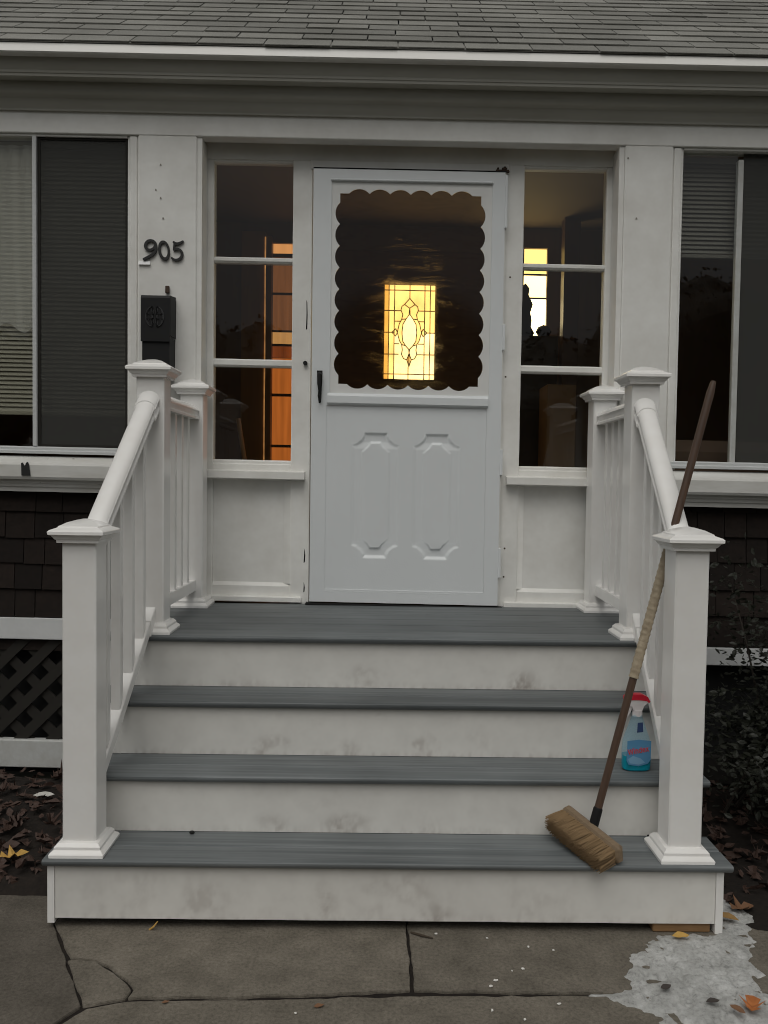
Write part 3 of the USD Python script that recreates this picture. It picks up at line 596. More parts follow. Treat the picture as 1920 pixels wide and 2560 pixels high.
for k in (4, 3, 2, 1):
    yr = YF-(4-k)*G_+NO; za, zb = ((k-1)*R_+.0005 if k > 1 else .002), k*R_-TH-.0005
    xs, zs = np.linspace(-1.093, .9545, 400), np.linspace(za, zb, 36); X, Z = np.meshgrid(xs, zs)
    a = np.zeros_like(X)
    nz = meshkit.fbm(np.stack([X*22, Z*30, X*0+k*3.1], -1), 5, k); nz2 = meshkit.fbm(np.stack([X*9, Z*7, X*0+k*5.1], -1), 4, k+20)
    fine = meshkit.fbm(np.stack([X*70, Z*38, X*0+k*2.7], -1), 4, k+40)
    for cx, cz, sx, sz, st in SM[k]:
        wx, wz = (nz2-.5)*.18+(nz-.5)*.07, (nz-.5)*.08; gsn = np.exp(-(((X+wx-cx)/sx)**2+((Z+wz-cz)/sz)**2)); a = np.maximum(a, st*np.clip(gsn*1.7-.25, 0, 1)*np.clip((fine-.22)/.34, 0, 1)*np.clip((nz-.25)/.3, .2, 1))
    a = np.clip(a+.30*np.clip((fine-.40)/.3, 0, 1)*np.clip(1-(Z-za)/.028, 0, 1)+.10*np.clip((nz-.5)/.25, 0, 1)*np.clip((fine-.3)/.3, 0, 1), 0, 1)
    n = len(xs); i = np.arange(len(zs)-1)[:, None]*n+np.arange(n-1)[None]; f = np.stack([i, i+1, i+n+1, i+n], -1).reshape(-1, 4)
    f = np.vstack([f[:, [0, 1, 2]], f[:, [0, 2, 3]]])
    v = np.stack([X, X*0+yr, Z], -1).reshape(-1, 3); bx = MB().box(xs[0], xs[-1], yr+.0006, yr+.02, za, zb); bv, bf = bx.get()
    S.part('riser', (np.vstack([v, bv]), np.vstack([f, bf+len(v)])), 'riser_white', attr=np.r_[a.ravel(), np.zeros(len(bv))])
def side(x0, x1, zb):
    pr = [(YF-3*G_+.0215, zb), (YF-3*G_+.0215, R_-TH-.001)]
    for k in (1, 2, 3): pr += [(YF-(3-k)*G_+.022, k*R_-TH-.001), (YF-(3-k)*G_+.022, (k+1)*R_-TH-.001)]
    pr += [(.0, 4*R_-TH-.001), (.0, zb)]
    S.part('side_skirt', MB().prism(pr, x0, x1), 'vinyl_white')
side(-1.116, -1.0945, -.012); side(.956, .979, -.029)
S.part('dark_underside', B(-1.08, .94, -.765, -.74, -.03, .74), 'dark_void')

# ------------------------------------------------------------------ railings
PW = .052
def post(T, x, y, z0, z1, rimz):
    """square sleeve with moulded skirt and pyramid cap; z1 is the sleeve's top"""
    p = T.part('post', MB().box(x-PW, x+PW, y-PW, y+PW, z0, z1, c=.004), 'vinyl_white')
    h = PW; m = at((x, y)).rings([(h+.001, z1-.03), (h+.012, z1-.03), (h+.013, z1-.021), (h+.017, z1-.018), (h+.024, z1-.008), (h+.032, z1-.004), (h+.033, z1+.005), (h+.028, z1+.010), (h+.010, z1+.017), (h+.008, z1+.021), (h-.012, z1+.032), (h-.034, z1+.039), (.004, z1+.042)])
    T.part('cap', m, 'vinyl_white', p, smooth=24)
    m = at((x, y)).rings([(h+.031, z0+.0005), (h+.032, z0+.010), (h+.028, z0+.016), (h+.020, z0+.022), (h+.019, z0+.030), (h+.010, z0+.040), (h+.001, z0+.043)])
    T.part('skirt', m, 'vinyl_white', p, smooth=24)
    return p
SLOPE = .98
def railing(label, xb, xt, xw, sgn):
    yb, yt, yw = YF-3*G_+.0432+PW, YF+.0432+PW, -.131+PW
    T = Thing('railing', label, 'railing', (xb, yb, R_), frame=steps)
    post(T, xb, yb, R_, 1.195, 0); post(T, xt, yt, ZL, 1.772, 0); post(T, xw, yw, ZL, 1.772, 0)
    ya, yz = yb+PW+.0005, yt-PW-.0005
    xat = lambda y: xb+(xt-xb)*(y-yb)/(yt-yb)
    def sloped(prof, z_at, a, b):
        """prof in (x, up) carried along the slope"""
        v = []; n = len(prof)
        for yy in (a, b): v += [(xat(yy)+px, yy, z_at(yy)+pz) for px, pz in prof]
        poly = Polygon(prof); t = trimesh.creation.triangulate_polygon(poly, engine='earcut')
        f = [(i, (i+1) % n, n+(i+1) % n) for i in range(n)]+[(i, n+(i+1) % n, n+i) for i in range(n)]
        idx = {tuple(np.round(q, 9)): i for i, q in enumerate(prof)}
        for tri in t[1]:
            q = [idx[tuple(np.round(t[0][j], 9))] for j in tri]; f += [tuple(q[::-1]), tuple(n+j for j in q)]
        return MB().add(v, np.array(f))
    zr = lambda yy: 1.198+SLOPE*(yy-ya)-.0
    crown = [(-.036, -.055), (-.036, -.046), (-.0305, -.040), (-.0305, -.022)]+[(-.036*math.cos(math.radians(a))*1.0, -.020+.030*math.sin(math.radians(a))) for a in np.linspace(8, 172, 13)]+[(.0305, -.022), (.0305, -.040), (.036, -.046), (.036, -.055)]
    T.part('handrail', sloped(crown, zr, ya, yz), 'vinyl_white', smooth=30)
    big = [(x*1.14, (z+.02)*1.14-.02) for x, z in crown]
    T.part('rail_bracket', sloped(big, zr, yz-.040, yz+.0002), 'vinyl_white', smooth=30); T.part('rail_bracket', sloped(big, zr, ya-.0002, ya+.03), 'vinyl_white', smooth=30)
    zn = lambda yy: ZL+SLOPE*(yy-YF)
    lowp = [(-.0235, .004), (-.0235, .050), (-.021, .0525), (.021, .0525), (.0235, .050), (.0235, .004)]
    T.part('bottom_rail', sloped(lowp, zn, ya, yz), 'vinyl_white')
    lb = [(x*1.18, (z-.028)*1.2+.028) for x, z in lowp]
    T.part('rail_bracket', sloped(lb, zn, yz-.045, yz+.0002), 'vinyl_white')
    for yc in (-.862, -.967, -1.072, -1.177):
        x = xat(yc); w = .0165
        v = MB().box(x-w, x+w, yc-w, yc+w, zn(yc)+.03, zr(yc)-.045, c=.002); T.part('baluster', v, 'vinyl_white')
    # level part on the landing
    y0, y1 = yt+PW+.0005, yw-PW-.0005; xl = lambda yy: xt+(xw-xt)*(yy-yt)/(yw-yt)
    xat = xl
    T.part('handrail', sloped(crown, lambda yy: 1.684, y0, y1), 'vinyl_white', smooth=30)
    T.part('bottom_rail', sloped([(x, z) for x, z in lowp], lambda yy: .848, y0, y1), 'vinyl_white')
    for yc in np.linspace(y0, y1, 6)[1:-1]:
        x = xl(yc); w = .0165; T.part('baluster', MB().box(x-w, x+w, yc-w, yc+w, .895, 1.64, c=.002), 'vinyl_white')
    return T
railing('white stair railing below the black letter box', -1.0774+PW, -1.0206+PW, -1.0094+PW, -1)
railing('white stair railing with the broom leaning on it', .9146-PW, .9444-PW, .9667-PW, 1)

# ------------------------------------------------------------------ things on the facade
N = Thing('house_number', 'black script house number 905 on the white pilaster', 'house number', (-1.13, YP, 2.39), frame=house)
def Z4(u, v):       # grid of the digits on the pilaster
    return (-1.195+(u-215)*.000352, 2.427-(v-198)*.000352)
def stroke(pts, ws):
    pts = np.array([Z4(*p) for p in pts]); t = np.linspace(0, 1, len(pts)); tt = np.linspace(0, 1, 40)
    from scipy.interpolate import CubicSpline
    d = np.r_[0, np.cumsum(np.linalg.norm(np.diff(pts, axis=0), axis=1))]; d /= d[-1]
    c = CubicSpline(d, pts)(tt); w = np.interp(tt, d, ws)*.000352/2
    return unary_union([LineString([c[i], c[i+1]]).buffer((w[i]+w[i+1])/2) for i in range(39)])
nine = stroke([(372, 262), (345, 215), (290, 208), (248, 245), (246, 300), (285, 326), (335, 312), (368, 262)], [26, 26, 28, 32, 30, 28, 24, 26]).union(stroke([(366, 235), (378, 290), (358, 355), (300, 405), (222, 445)], [20, 26, 30, 32, 26]))
th = np.linspace(0, 2*math.pi, 13)
zero = stroke([(480+60*math.cos(t+.3)-.10*112*math.sin(t+.3)*-1, 328+108*math.sin(t+.3)) for t in th], [22, 26, 32, 34, 30, 26, 24, 26, 30, 28, 24, 22, 22])
five = stroke([(606, 222), (640, 240), (680, 232), (722, 208)], [24, 30, 26, 18]).union(stroke([(616, 228), (612, 270), (611, 318)], [22, 20, 26])).union(stroke([(611, 318), (660, 308), (700, 335), (712, 375), (690, 425), (640, 446), (582, 424)], [24, 26, 28, 30, 28, 24, 20]))
for d in (nine, zero, five): N.part('digit', MB().plate(d.buffer(.0009).simplify(.0002), YP-.010, YP-.001), 'black_paint')

Mx = Thing('letter_box', 'black wall letter box with round embossed emblem on its lid', 'letter box', (-1.14, YP, 1.83), frame=house)
bx0, bx1, by = -1.178, -1.048, -.205
Mx.part('box', MB().prism([(by+.014, 1.80), (by+.008, 1.83), (by+.008, 1.98), (YP-.001, 1.98), (YP-.001, 1.80)], bx0+.004, bx1-.004), 'black_metal')
Mx.part('lid', MB().prism([(by, 1.957), (by, 2.148), (by+.006, 2.160), (YP-.001, 2.172), (YP-.001, 2.150), (by+.012, 2.145), (by+.007, 2.10), (by+.0065, 1.957)], bx0, bx1-.001).box(bx1-.004, bx1, by+.004, YP-.0015, 1.985, 2.155), 'black_metal')
m = MB(); cx, cz = -1.116, 2.065
th = np.linspace(0, 2*math.pi, 25)
m.tube([(cx+.040*math.cos(t), by-.002, cz+.047*math.sin(t)) for t in th], .0022, 6, False)
for k in range(8):
    a = k*math.pi/4
    m.tube([(cx+.024*math.cos(a)+.013*math.cos(t), by-.0018, cz+.029*math.sin(a)+.014*math.sin(t)) for t in th[::2]], .0016, 5, False)
m.tube([(cx+.010*math.cos(t), by-.002, cz+.010*math.sin(t)) for t in th[::2]], .002, 5, False)
Mx.part('emblem', m, 'emblem_black', smooth=True)
Mx.part('hanger', MB().box(-1.095, -1.077, YP-.014, YP-.001, 2.19, 2.222, c=.002), 'rust')
single('paper_scrap', MB().prism([(YP-.001, 2.318), (YP-.009, 2.316), (YP-.003, 2.333), (YP-.001, 2.334)], -1.218, -1.165), 'letter_white', 'torn scrap of white label under the house number', 'paper scrap', (-1.19, YP, 2.32), frame=house)
m = MB().plate(Polygon([(-1.728, 1.350), (-1.729, 1.405), (-1.722, 1.408), (-1.717, 1.396), (-1.712, 1.394), (-1.706, 1.408), (-1.699, 1.411), (-1.694, 1.398), (-1.688, 1.350)]), -.164, -.1585)
single('metal_catch', m, 'black_paint', 'dark two-pronged metal catch on the peeling window sill', 'catch', (-1.71, -.159, 1.35), frame=house)

# things behind the glass
paint('blind_dim', (.13, .12, .10), .5, .1, 3)
def blind(x0, x1, zb, zt, y, label, bm='blind_cream'):
    T = Thing('window_blind', label, 'blind', ((x0+x1)/2, y, zb), frame=house)
    m = MB(); z = zt-.03
    while z > zb+.02:
        m.add([(x0, y-.005, z-.0118), (x1, y-.005, z-.0118), (x1, y+.005, z+.0118), (x0, y+.005, z+.0118)], [(0, 1, 2, 3)]); z -= .0205
    T.part('slats', m, bm, kind='stuff'); T.part('bottom_rail', B(x0, x1, y-.008, y+.008, zb-.004, zb+.014, c=.002), bm); T.part('head_rail', B(x0, x1, y-.015, y+.015, zt-.025, zt), bm)
blind(-2.13, -1.26, 1.635, 2.88, -.016, 'cream slatted blind let down behind the window with the screen')
blind(1.225, 2.05, 2.43, 2.88, .0, 'slatted blind drawn half up behind the dark window', 'blind_dim')
xs = np.linspace(-2.13, -1.70, 80); zs = np.linspace(2.03, 2.86, 14); X, Z = np.meshgrid(xs, zs)
Y = -.040+.008*np.sin(X*95+2*np.sin(Z*3))*(.6+.4*np.sin(X*17)); Zb = Z+(Z < 2.08)*.02*np.sin(X*40)
n = len(xs); i = np.arange(13)[:, None]*n+np.arange(n-1)[None]
single('sheer_curtain', MB().add(np.stack([X, Y, Zb], -1).reshape(-1, 3), np.stack([i, i+1, i+n+1, i+n], -1).reshape(-1, 4)), 'sheer', 'short sheer white curtain behind the leftmost pane', 'curtain', (-1.9, -.02, 2.03), frame=house, smooth=True)
C = Thing('porch_chair', 'dark wooden chair inside the porch behind the lowest sidelight pane', 'chair', (-1.02, 1.05, .766), frame=house)
C.part('backrest', MB().plate(Polygon([(-1.30, 1.25), (-.905, 1.25), (-.985, 1.69), (-1.24, 1.69)]), 1.16, 1.185), 'chair_wood')
C.part('back_post', MB().tube([(-.885, 1.15, .766), (-.91, 1.14, 1.25), (-.99, 1.17, 1.715)], .014, 8), 'chair_wood_lit', smooth=True); C.part('back_post', MB().tube([(-1.33, 1.15, .766), (-1.31, 1.14, 1.25), (-1.245, 1.17, 1.715)], .014, 8), 'chair_wood_lit', smooth=True)
C.part('seat', B(-1.34, -.88, .72, 1.15, 1.18, 1.215, c=.008), 'chair_wood')
for x in (-1.31, -.91): C.part('leg', MB().tube([(x, .75, .766), (x, .75, 1.18)], .015, 8), 'chair_wood', smooth=True)
K = Thing('carton', 'brown carton standing in the porch behind the right sidelight', 'carton', (1.0, 1.0, .766), frame=house)
K.part('box', B(.84, 1.01, .95, 1.2, .766, 1.94, c=.004), 'carton')
S2 = Thing('couch', 'low brown couch inside the porch behind the dark window', 'couch', (1.75, .55, .766), frame=house)
S2.part('back', B(1.27, 2.55, .22, .40, .80, 1.60, c=.06), 'couch_brown', smooth=40); S2.part('seat', B(1.33, 2.49, .40, .95, .80, 1.20, c=.04), 'couch_brown', smooth=40)
for x in (1.27, 2.45): S2.part('armrest', B(x, x+.12, .40, .98, .80, 1.38, c=.04), 'couch_brown', smooth=40)
O = Thing('ornament', 'dark figure silhouetted against the bright inner window', 'ornament', (.84, 1.40, 1.76), frame=house)
O.part('pedestal', B(.63, .98, 1.36, 1.47, .766, 2.29, c=.006), 'porch_dark')
O.part('figure', MB().lathe([(.05, 0), (.062, .02), (.04, .06), (.045, .10), (.035, .15), (.05, .20), (.022, .26), (.026, .30), (.004, .33)], (.775, 1.41, 2.29), 16), 'ornament_dark', smooth=True)
O.part('bowl', MB().lathe([(.03, 0), (.05, .03), (.035, .06), (.002, .075)], (.895, 1.41, 2.29), 14), 'ornament_dark', smooth=True)

# ------------------------------------------------------------------ broom
Br = Thing('push_broom', 'worn push broom leaning on the white railing', 'broom', (.56, -1.33, R_), frame=steps)
P0, PC = np.array([.592, -1.300, .262]), np.array([.846, -1.230, 1.205]); dirn = (PC-P0)/np.linalg.norm(PC-P0)
hp = lambda t: P0+dirn*t
LH = 1.50
tt = np.linspace(0, LH, 40); 
Br.part('handle', MB().tube([hp(t) for t in tt], np.where(tt > LH-.012, .0085, .0125), 14), 'handle_wood', smooth=40)
w0, w1 = .50, .99
tw = np.linspace(w0, w1, 120)
Br.part('grip_tape', MB().tube([hp(t) for t in tw], .0145+.0011*(np.mod(np.arange(120), 5) < 2)+.0008*RNG.random(120), 14), 'tape_cream', smooth=30, label='cream tape wound round the middle of the handle')
Br.part('ferrule', MB().tube([hp(-.02), hp(.0), hp(.065), hp(.07)], [.015, .0155, .0150, .0125], 14), 'black_metal', smooth=30)
A0, A1 = np.array([.512, -1.205, .268]), np.array([.632, -1.428, .222])
u = (A1-A0)/np.linalg.norm(A1-A0); LEN = np.linalg.norm(A1-A0)
bdir = np.array([-.80, -.28, -.20]); bdir -= u*(bdir@u); bdir /= np.linalg.norm(bdir); wdir = np.cross(u, bdir); wdir *= np.sign(wdir[2])
c0 = (A0+A1)/2
def oriented(m, c):
    v, f = m.get(); return c+v[:, :1]*u+v[:, 1:2]*bdir+v[:, 2:3]*wdir, (f if np.linalg.det(np.stack([u, bdir, wdir])) > 0 else f[:, ::-1])
Br.part('block', oriented(B(-LEN/2, LEN/2, -.036, .0, -.031, .031, c=.010), c0), 'block_wood', smooth=40)
m = MB()
for i_ in range(64):
    for j in range(14):
        q = np.array([-LEN/2+.006+(LEN-.012)*(i_+RNG.random()*.9)/64, -.003, -.026+.052*(j+RNG.random()*.9)/14])
        stray = RNG.random() < .05; spread = np.array([(q[0]/LEN)*.008+RNG.normal(0, .0016 if not stray else .008), .074+RNG.normal(0, .0018)-.006*abs(q[2]/.026)**2-(.014 if i_ > 58 else 0)*RNG.random(), q[2]*.12+RNG.normal(0, .0016 if not stray else .008)])
        m.tube([q, q+spread*.5+RNG.normal(0, .0012, 3), q+spread], [.0018, .0018, .0011], 4, False)
Br.part('bristles', oriented(m, c0), 'bristle_tan', kind='stuff')
# ------------------------------------------------------------------ spray bottle
zt = 2*R_; bc = np.array([.787, -1.105])
Sp = Thing('spray_bottle', 'clear spray bottle of blue cleaner with red trigger on a step', 'spray bottle', (bc[0], bc[1], zt), frame=steps)
def oval(rows, n=28, pw=3.2):
    """super-ellipse rings (half width, half depth, z)"""
    th = np.arange(n)/n*2*np.pi; v = []
    for a, b, z in rows:
        c, s_ = np.cos(th), np.sin(th); r = (np.abs(c)**pw+np.abs(s_)**pw)**(-1/pw)
        v.append(np.stack([bc[0]+a*r*c, bc[1]+b*r*s_, np.full(n, zt+z)], 1))
    k = len(rows); v = np.vstack(v+[[[bc[0], bc[1], zt+rows[0][2]], [bc[0], bc[1], zt+rows[-1][2]]]])
    f = [(i*n+j, i*n+(j+1) % n, (i+1)*n+(j+1) % n) for i in range(k-1) for j in range(n)]+[(i*n+j, (i+1)*n+(j+1) % n, (i+1)*n+j) for i in range(k-1) for j in range(n)]
    f += [(k*n, (j+1) % n, j) for j in range(n)]+[(k*n+1, (k-1)*n+j, (k-1)*n+(j+1) % n) for j in range(n)]
    return MB().add(v, np.array(f))
body = [(.040, .022, .001), (.046, .027, .006), (.0475, .0285, .02), (.0475, .0285, .075), (.0455, .0275, .098), (.040, .025, .118), (.030, .021, .145), (.021, .018, .172), (.0165, .0165, .186), (.0150, .0150, .192)]
Sp.part('bottle', oval(body), 'bottle_plastic', smooth=35)
Sp.part('liquid', oval([(.0404, .0224, .0008), (.0464, .0274, .006), (.0479, .0289, .02), (.0479, .0289, .052)]), 'liquid_blue', smooth=35)
yl = bc[1]-.0296
lab = Polygon([(-.041, .040), (-.034, .026), (.0, .021), (.032, .030), (.041, .045), (.041, .108), (.0, .112), (-.040, .107)])
sh = lambda p: shapely.affinity.translate(p, bc[0], zt)
Sp.part('label', MB().plate(sh(lab), yl-.0006, yl), 'label_blue'); Sp.part('label_panel', MB().plate(sh(Polygon([(-.036, .045), (-.030, .031), (.0, .026), (.022, .034), (.006, .048), (-.02, .056)])), yl-.0011, yl-.0007), 'label_pale')
tx = meshkit.text_mesh('Windex', .0185, .0006, bold=True); tv = np.array(tx.vertices); sx = .072/np.ptp(tv[:, 0])
tv = np.c_[(tv[:, 0]-tv[:, 0].min())*sx, tv[:, 2], tv[:, 1]-tv[:, 1].min()]; a = math.radians(11)
def lay(tv, off, dy): return np.c_[bc[0]-.036+tv[:, 0]*math.cos(a)-tv[:, 2]*math.sin(a)+off[0], yl-dy-tv[:, 1], zt+.0585+tv[:, 0]*math.sin(a)+tv[:, 2]*math.cos(a)+off[1]]
Sp.part('lettering', (lay(tv, (0, 0), .0010), np.array(tx.faces)[:, ::-1]), 'letter_red', label='red brand lettering across the blue label')
Sp.part('neck_label', MB().plate(sh(Polygon([(-.006, .134), (.015, .137), (.013, .170), (-.004, .168)])), bc[1]-.0235, bc[1]-.0228), 'label_navy')
Sp.part('collar', MB().lathe([(.0, .186), (.0165, .186), (.0172, .192), (.0165, .207), (.0, .207)], (bc[0], bc[1], zt), 20), 'trigger_white', smooth=30)
hd = Polygon([(-.044, .243), (-.042, .226), (-.022, .220), (-.014, .206), (.014, .206), (.020, .222), (.036, .236), (.034, .244), (.0, .247)])
Sp.part('trigger_head', MB().plate(sh(hd), bc[1]-.011, bc[1]+.011), 'trigger_white')
Sp.part('trigger_shroud', MB().plate(sh(Polygon([(-.046, .242), (-.046, .252), (-.036, .262), (.012, .263), (.032, .254), (.041, .238), (.036, .233), (.028, .240), (.0, .243)])), bc[1]-.0125, bc[1]+.0125), 'trigger_red')
Sp.part('trigger', MB().plate(sh(Polygon([(-.026, .222), (-.018, .221), (-.024, .200), (-.034, .182), (-.038, .184), (-.031, .202)])), bc[1]-.006, bc[1]+.006), 'trigger_white')

# ------------------------------------------------------------------ snow, leaves and small things on the ground
snow = Polygon([(1.0, -1.10), (1.075, -1.151), (1.132, -1.23), (1.135, -1.32), (1.07, -1.40), (1.055, -1.468), (1.007, -1.553), (1.03, -1.6), (1.0, -1.669), (1.02, -1.95), (.66, -1.95), (.629, -1.825), (.618, -1.796), (.56, -1.745), (.505, -1.712), (.55, -1.688), (.603, -1.672), (.598, -1.62), (.622, -1.57), (.64, -1.50), (.69, -1.47), (.72, -1.43), (.78, -1.405), (.902, -1.385), (.97, -1.36), (.99, -1.2)])
c = np.array(shapely.segmentize(snow, .006).exterior.coords)[:-1]
nn = np.stack([meshkit.fbm(np.c_[c*14, np.full(len(c), 1.+k*9)], 4, 3+k)-.5 for k in (0, 1)], 1); n2_ = np.stack([meshkit.fbm(np.c_[c*48, np.full(len(c), 2.+k*9)], 3, 13+k)-.5 for k in (0, 1)], 1); snow = Polygon(c+nn*.05+n2_*.03).buffer(0)
snow = max(getattr(snow, 'geoms', [snow]), key=lambda g_: g_.area)
st = .005; xs, ys = np.arange(.45, 1.2, st), np.arange(-2.0, -1.05, st); X, Y = np.meshgrid(xs, ys); pt = shapely.points(X.ravel(), Y.ravel())
ins_ = shapely.contains(snow, pt); dd = shapely.distance(snow.exterior, pt); dd = np.where(ins_, dd, -dd).reshape(X.shape)
bmp = meshkit.fbm(np.stack([X*26, Y*26, X*0], -1), 4, 2); pit = np.clip((meshkit.noise(np.stack([X*42, Y*42, X*0+4], -1), 8)-.60)/.25, 0, 1)
fine_ = meshkit.fbm(np.stack([X*90, Y*90, X*0], -1), 3, 5)
Zs = GZ-.007+.013*np.clip((dd+.010)/.045, 0, 1)**.8+.007*np.clip(dd/.16, 0, 1)+np.clip(dd/.02, 0, 1)*(.007*(bmp-.5)+.006*(fine_-.5)-.009*pit)
keep = dd > -.012; n = len(xs); i = np.arange(len(ys)-1)[:, None]*n+np.arange(n-1)[None]
f = np.stack([i, i+1, i+n+1, i+n], -1).reshape(-1, 4); f = f[keep.ravel()[f].all(1)]; used, inv = np.unique(f, return_inverse=True)
single('snow_patch', MB().add(np.stack([X, Y, Zs], -1).reshape(-1, 3)[used], inv.reshape(f.shape)), 'snow_ice', 'patch of old grey snow beside the bottom step', 'snow', (.85, -1.6, GZ), kind='stuff', frame=steps, smooth=True)
def leaf_mesh(size, curl, kind=0, rng=RNG):
    """one dry leaf, base at the origin, along +x"""
    if kind == 0: out = [(0, 0), (.25, .20), (.5, .27), (.75, .19), (1, 0)]
    else: out = [(0, 0), (.12, .30), (.30, .16), (.42, .46), (.58, .18), (.78, .26), (1, 0)]
    v = [(x, y) for x, y in out]+[(x, -y) for x, y in out[-2:0:-1]]; k = len(out)
    mid = [(x, 0) for x, y in out[1:-1]]; P = np.array(v+mid)
    z = curl*(P[:, 1]**2*2.2+.35*(P[:, 0]-.5)**2)+rng.normal(0, .025, len(P))
    f = []; L = [0]+[len(v)+j for j in range(k-2)]+[k-1]; up = list(range(k)); dn = [0]+list(range(len(v)-1, k-1, -1))+[k-1]
    for j in range(k-1):
        for a_, b_, c_ in ((L[j], L[j+1], up[j+1]), (L[j], up[j+1], up[j]), (L[j], dn[j+1], L[j+1]), (L[j], dn[j], dn[j+1])):
            if len({a_, b_, c_}) == 3: f.append((a_, b_, c_))
    return np.c_[P, z]*size, np.array(f)
def rot3(rng, tilt=.5):
    a, t, b = rng.uniform(0, 6.28), rng.normal(0, tilt), rng.uniform(0, 6.28)
    Rz = lambda q: np.array([[math.cos(q), -math.sin(q), 0], [math.sin(q), math.cos(q), 0], [0, 0, 1]])
    return Rz(a) @ np.array([[1, 0, 0], [0, math.cos(t), -math.sin(t)], [0, math.sin(t), math.cos(t)]]) @ Rz(b)
def litter(n, x0, x1, y0, y1, z, zr, seed, mt='leaf_litter'):
    rng = np.random.default_rng(seed); m = MB()
    for _ in range(n):
        v, f = leaf_mesh(rng.uniform(.028, .075), rng.uniform(-1.2, 2.2), int(rng.random() < .45), rng); m.add(v @ rot3(rng, .40).T+[rng.uniform(x0, x1), rng.uniform(y0, y1), z+rng.uniform(.004, zr)], f)
    return m
single('fallen_leaves', litter(620, -2.4, -1.15, -1.12, -.08, GZ-.005, .035, 11), 'leaf_litter', 'dry brown leaves covering the bed left of the steps', 'leaves', (-1.8, -.6, GZ), kind='stuff')
single('fallen_leaves', litter(560, 1.02, 2.3, -1.18, -.08, GZ-.005, .03, 12), 'leaf_litter', 'dry brown leaves on the earth under the dark shrub', 'leaves', (1.6, -.7, GZ), kind='stuff')
for nm, col in (('leaf_ochre', (.34, .20, .065)), ('leaf_brown', (.20, .10, .05)), ('leaf_rust', (.42, .14, .035)), ('leaf_dark', (.05, .04, .035)), ('leaf_yellow', (.55, .33, .08)), ('leaf_pale', (.62, .60, .56))):
    paint(nm, col, .7, .3, 40)
LEAVES = [((1.10, -1.262), .016, .085, .3, 'leaf_brown', 1, 'large brown leaf at the far edge of the snow beside the earth bed'), ((1.02, -1.33), .020, .075, -.6, 'leaf_ochre', 0, 'tan leaf on the snow beside the corner of the steps'),
          ((.835, -1.432), .014, .06, .2, 'leaf_yellow', 0, 'yellowish leaf on the snow under the wood block'), ((.90, -1.78), .022, .075, 1.1, 'leaf_rust', 1, 'bright orange leaf on the snow at the picture edge'),
          ((.695, -1.707), .022, .04, .5, 'leaf_dark', 0, 'small dark curled leaf half way down the snow'), ((.80, -1.767), .022, .042, .2, 'leaf_dark', 0, 'dark folded leaf low on the snow, left of the orange leaf'), ((.852, -1.80), .022, .045, -.9, 'leaf_brown', 0, 'narrow grey brown leaf between the orange leaf and the dark folded one'),
          ((-1.40, -.97), .03, .10, .6, 'leaf_yellow', 1, 'large yellow leaf on the litter beside the bottom step'), ((-1.52, -.40), .03, .09, .1, 'leaf_pale', 0, 'bleached whitish leaf on the litter behind the left post'),
          ((-.25, -1.77), .003, .03, .4, 'leaf_brown', 0, 'tiny brown leaf on the front slab'), ((-.66, -1.76), .003, .022, .4, 'leaf_brown', 0, 'tiny brown leaf beside the slab joint')]
for k, ((x, y), z, sz, an, mt, kd, lb) in enumerate(LEAVES):
    v, f = leaf_mesh(sz, .7, kd, np.random.default_rng(40+k)); c_, s_ = math.cos(an), math.sin(an); v = v @ np.array([[c_, s_, 0], [-s_, c_, 0], [0, 0, 1]])
    single('fallen_leaf', (v+[x-sz/2*c_, y-sz/2*s_, GZ+z], f), mt, lb, 'leaf', (x, y, GZ+z), group='single fallen leaves', frame=steps, smooth=40)
for k, (x, y) in enumerate([(.085, -1.41), (.241, -1.431), (.359, -1.478), (.431, -1.494), (.323, -1.592), (.29, -1.602), (.237, -1.648), (.22, -1.675), (.392, -1.752), (.289, -1.818), (.209, -1.782), (-.31, -1.80)]):
    rng = np.random.default_rng(70+k); m = trimesh.creation.icosphere(1, rng.uniform(.0022, .0042)); m.vertices *= [rng.uniform(.8, 1.9), 1, .6]; m.vertices += rng.normal(0, .0006, m.vertices.shape)
    single('pebble', (m.vertices+[x, y, GZ+.003], m.faces), 'pebble_white', 'small white chip lying on the concrete in front of the steps', 'chip', (x, y, GZ), group='white chips on the concrete', frame=steps)
single('twig', MB().tube([(.008, -1.405, GZ+.004), (.04, -1.425, GZ+.006), (.075, -1.437, GZ+.004)], [.003, .0035, .002], 6), 'twig_brown', 'short dark twig beside the middle slab joint', 'twig', (.04, -1.42, GZ), frame=steps)
single('straw', MB().tube([(-.80, -1.398, GZ+.001), (-.787, -1.402, GZ+.012), (-.775, -1.395, GZ+.026)], [.003, .003, .0015], 6), 'leaf_yellow', 'yellow straw sticking out under the bottom riser', 'straw', (-.79, -1.4, GZ), frame=steps)
single('wood_block', MB().box(.765, .945, -1.385, -1.25, GZ+.001, .0, c=.003), 'lumber', 'brown wood block propping the bottom step above the snow', 'wood block', (.86, -1.3, GZ), frame=steps)
single('debris', MB().box(.80, .855, -1.215, -1.20, R_+.0005, R_+.008, c=.002), 'dark_void', 'dark stick in the corner of the bottom tread behind the post', 'stick', (.83, -1.21, R_), frame=steps)
single('debris', MB().tm(trimesh.Trimesh(trimesh.creation.icosphere(1, .007).vertices*[1.3, 1, .8]+[-.71, -1.215, R_+.0055], trimesh.creation.icosphere(1, .007).faces)), 'dark_void', 'dark crumb against the riser above the bottom tread', 'crumb', (-.71, -1.215, R_), frame=steps)

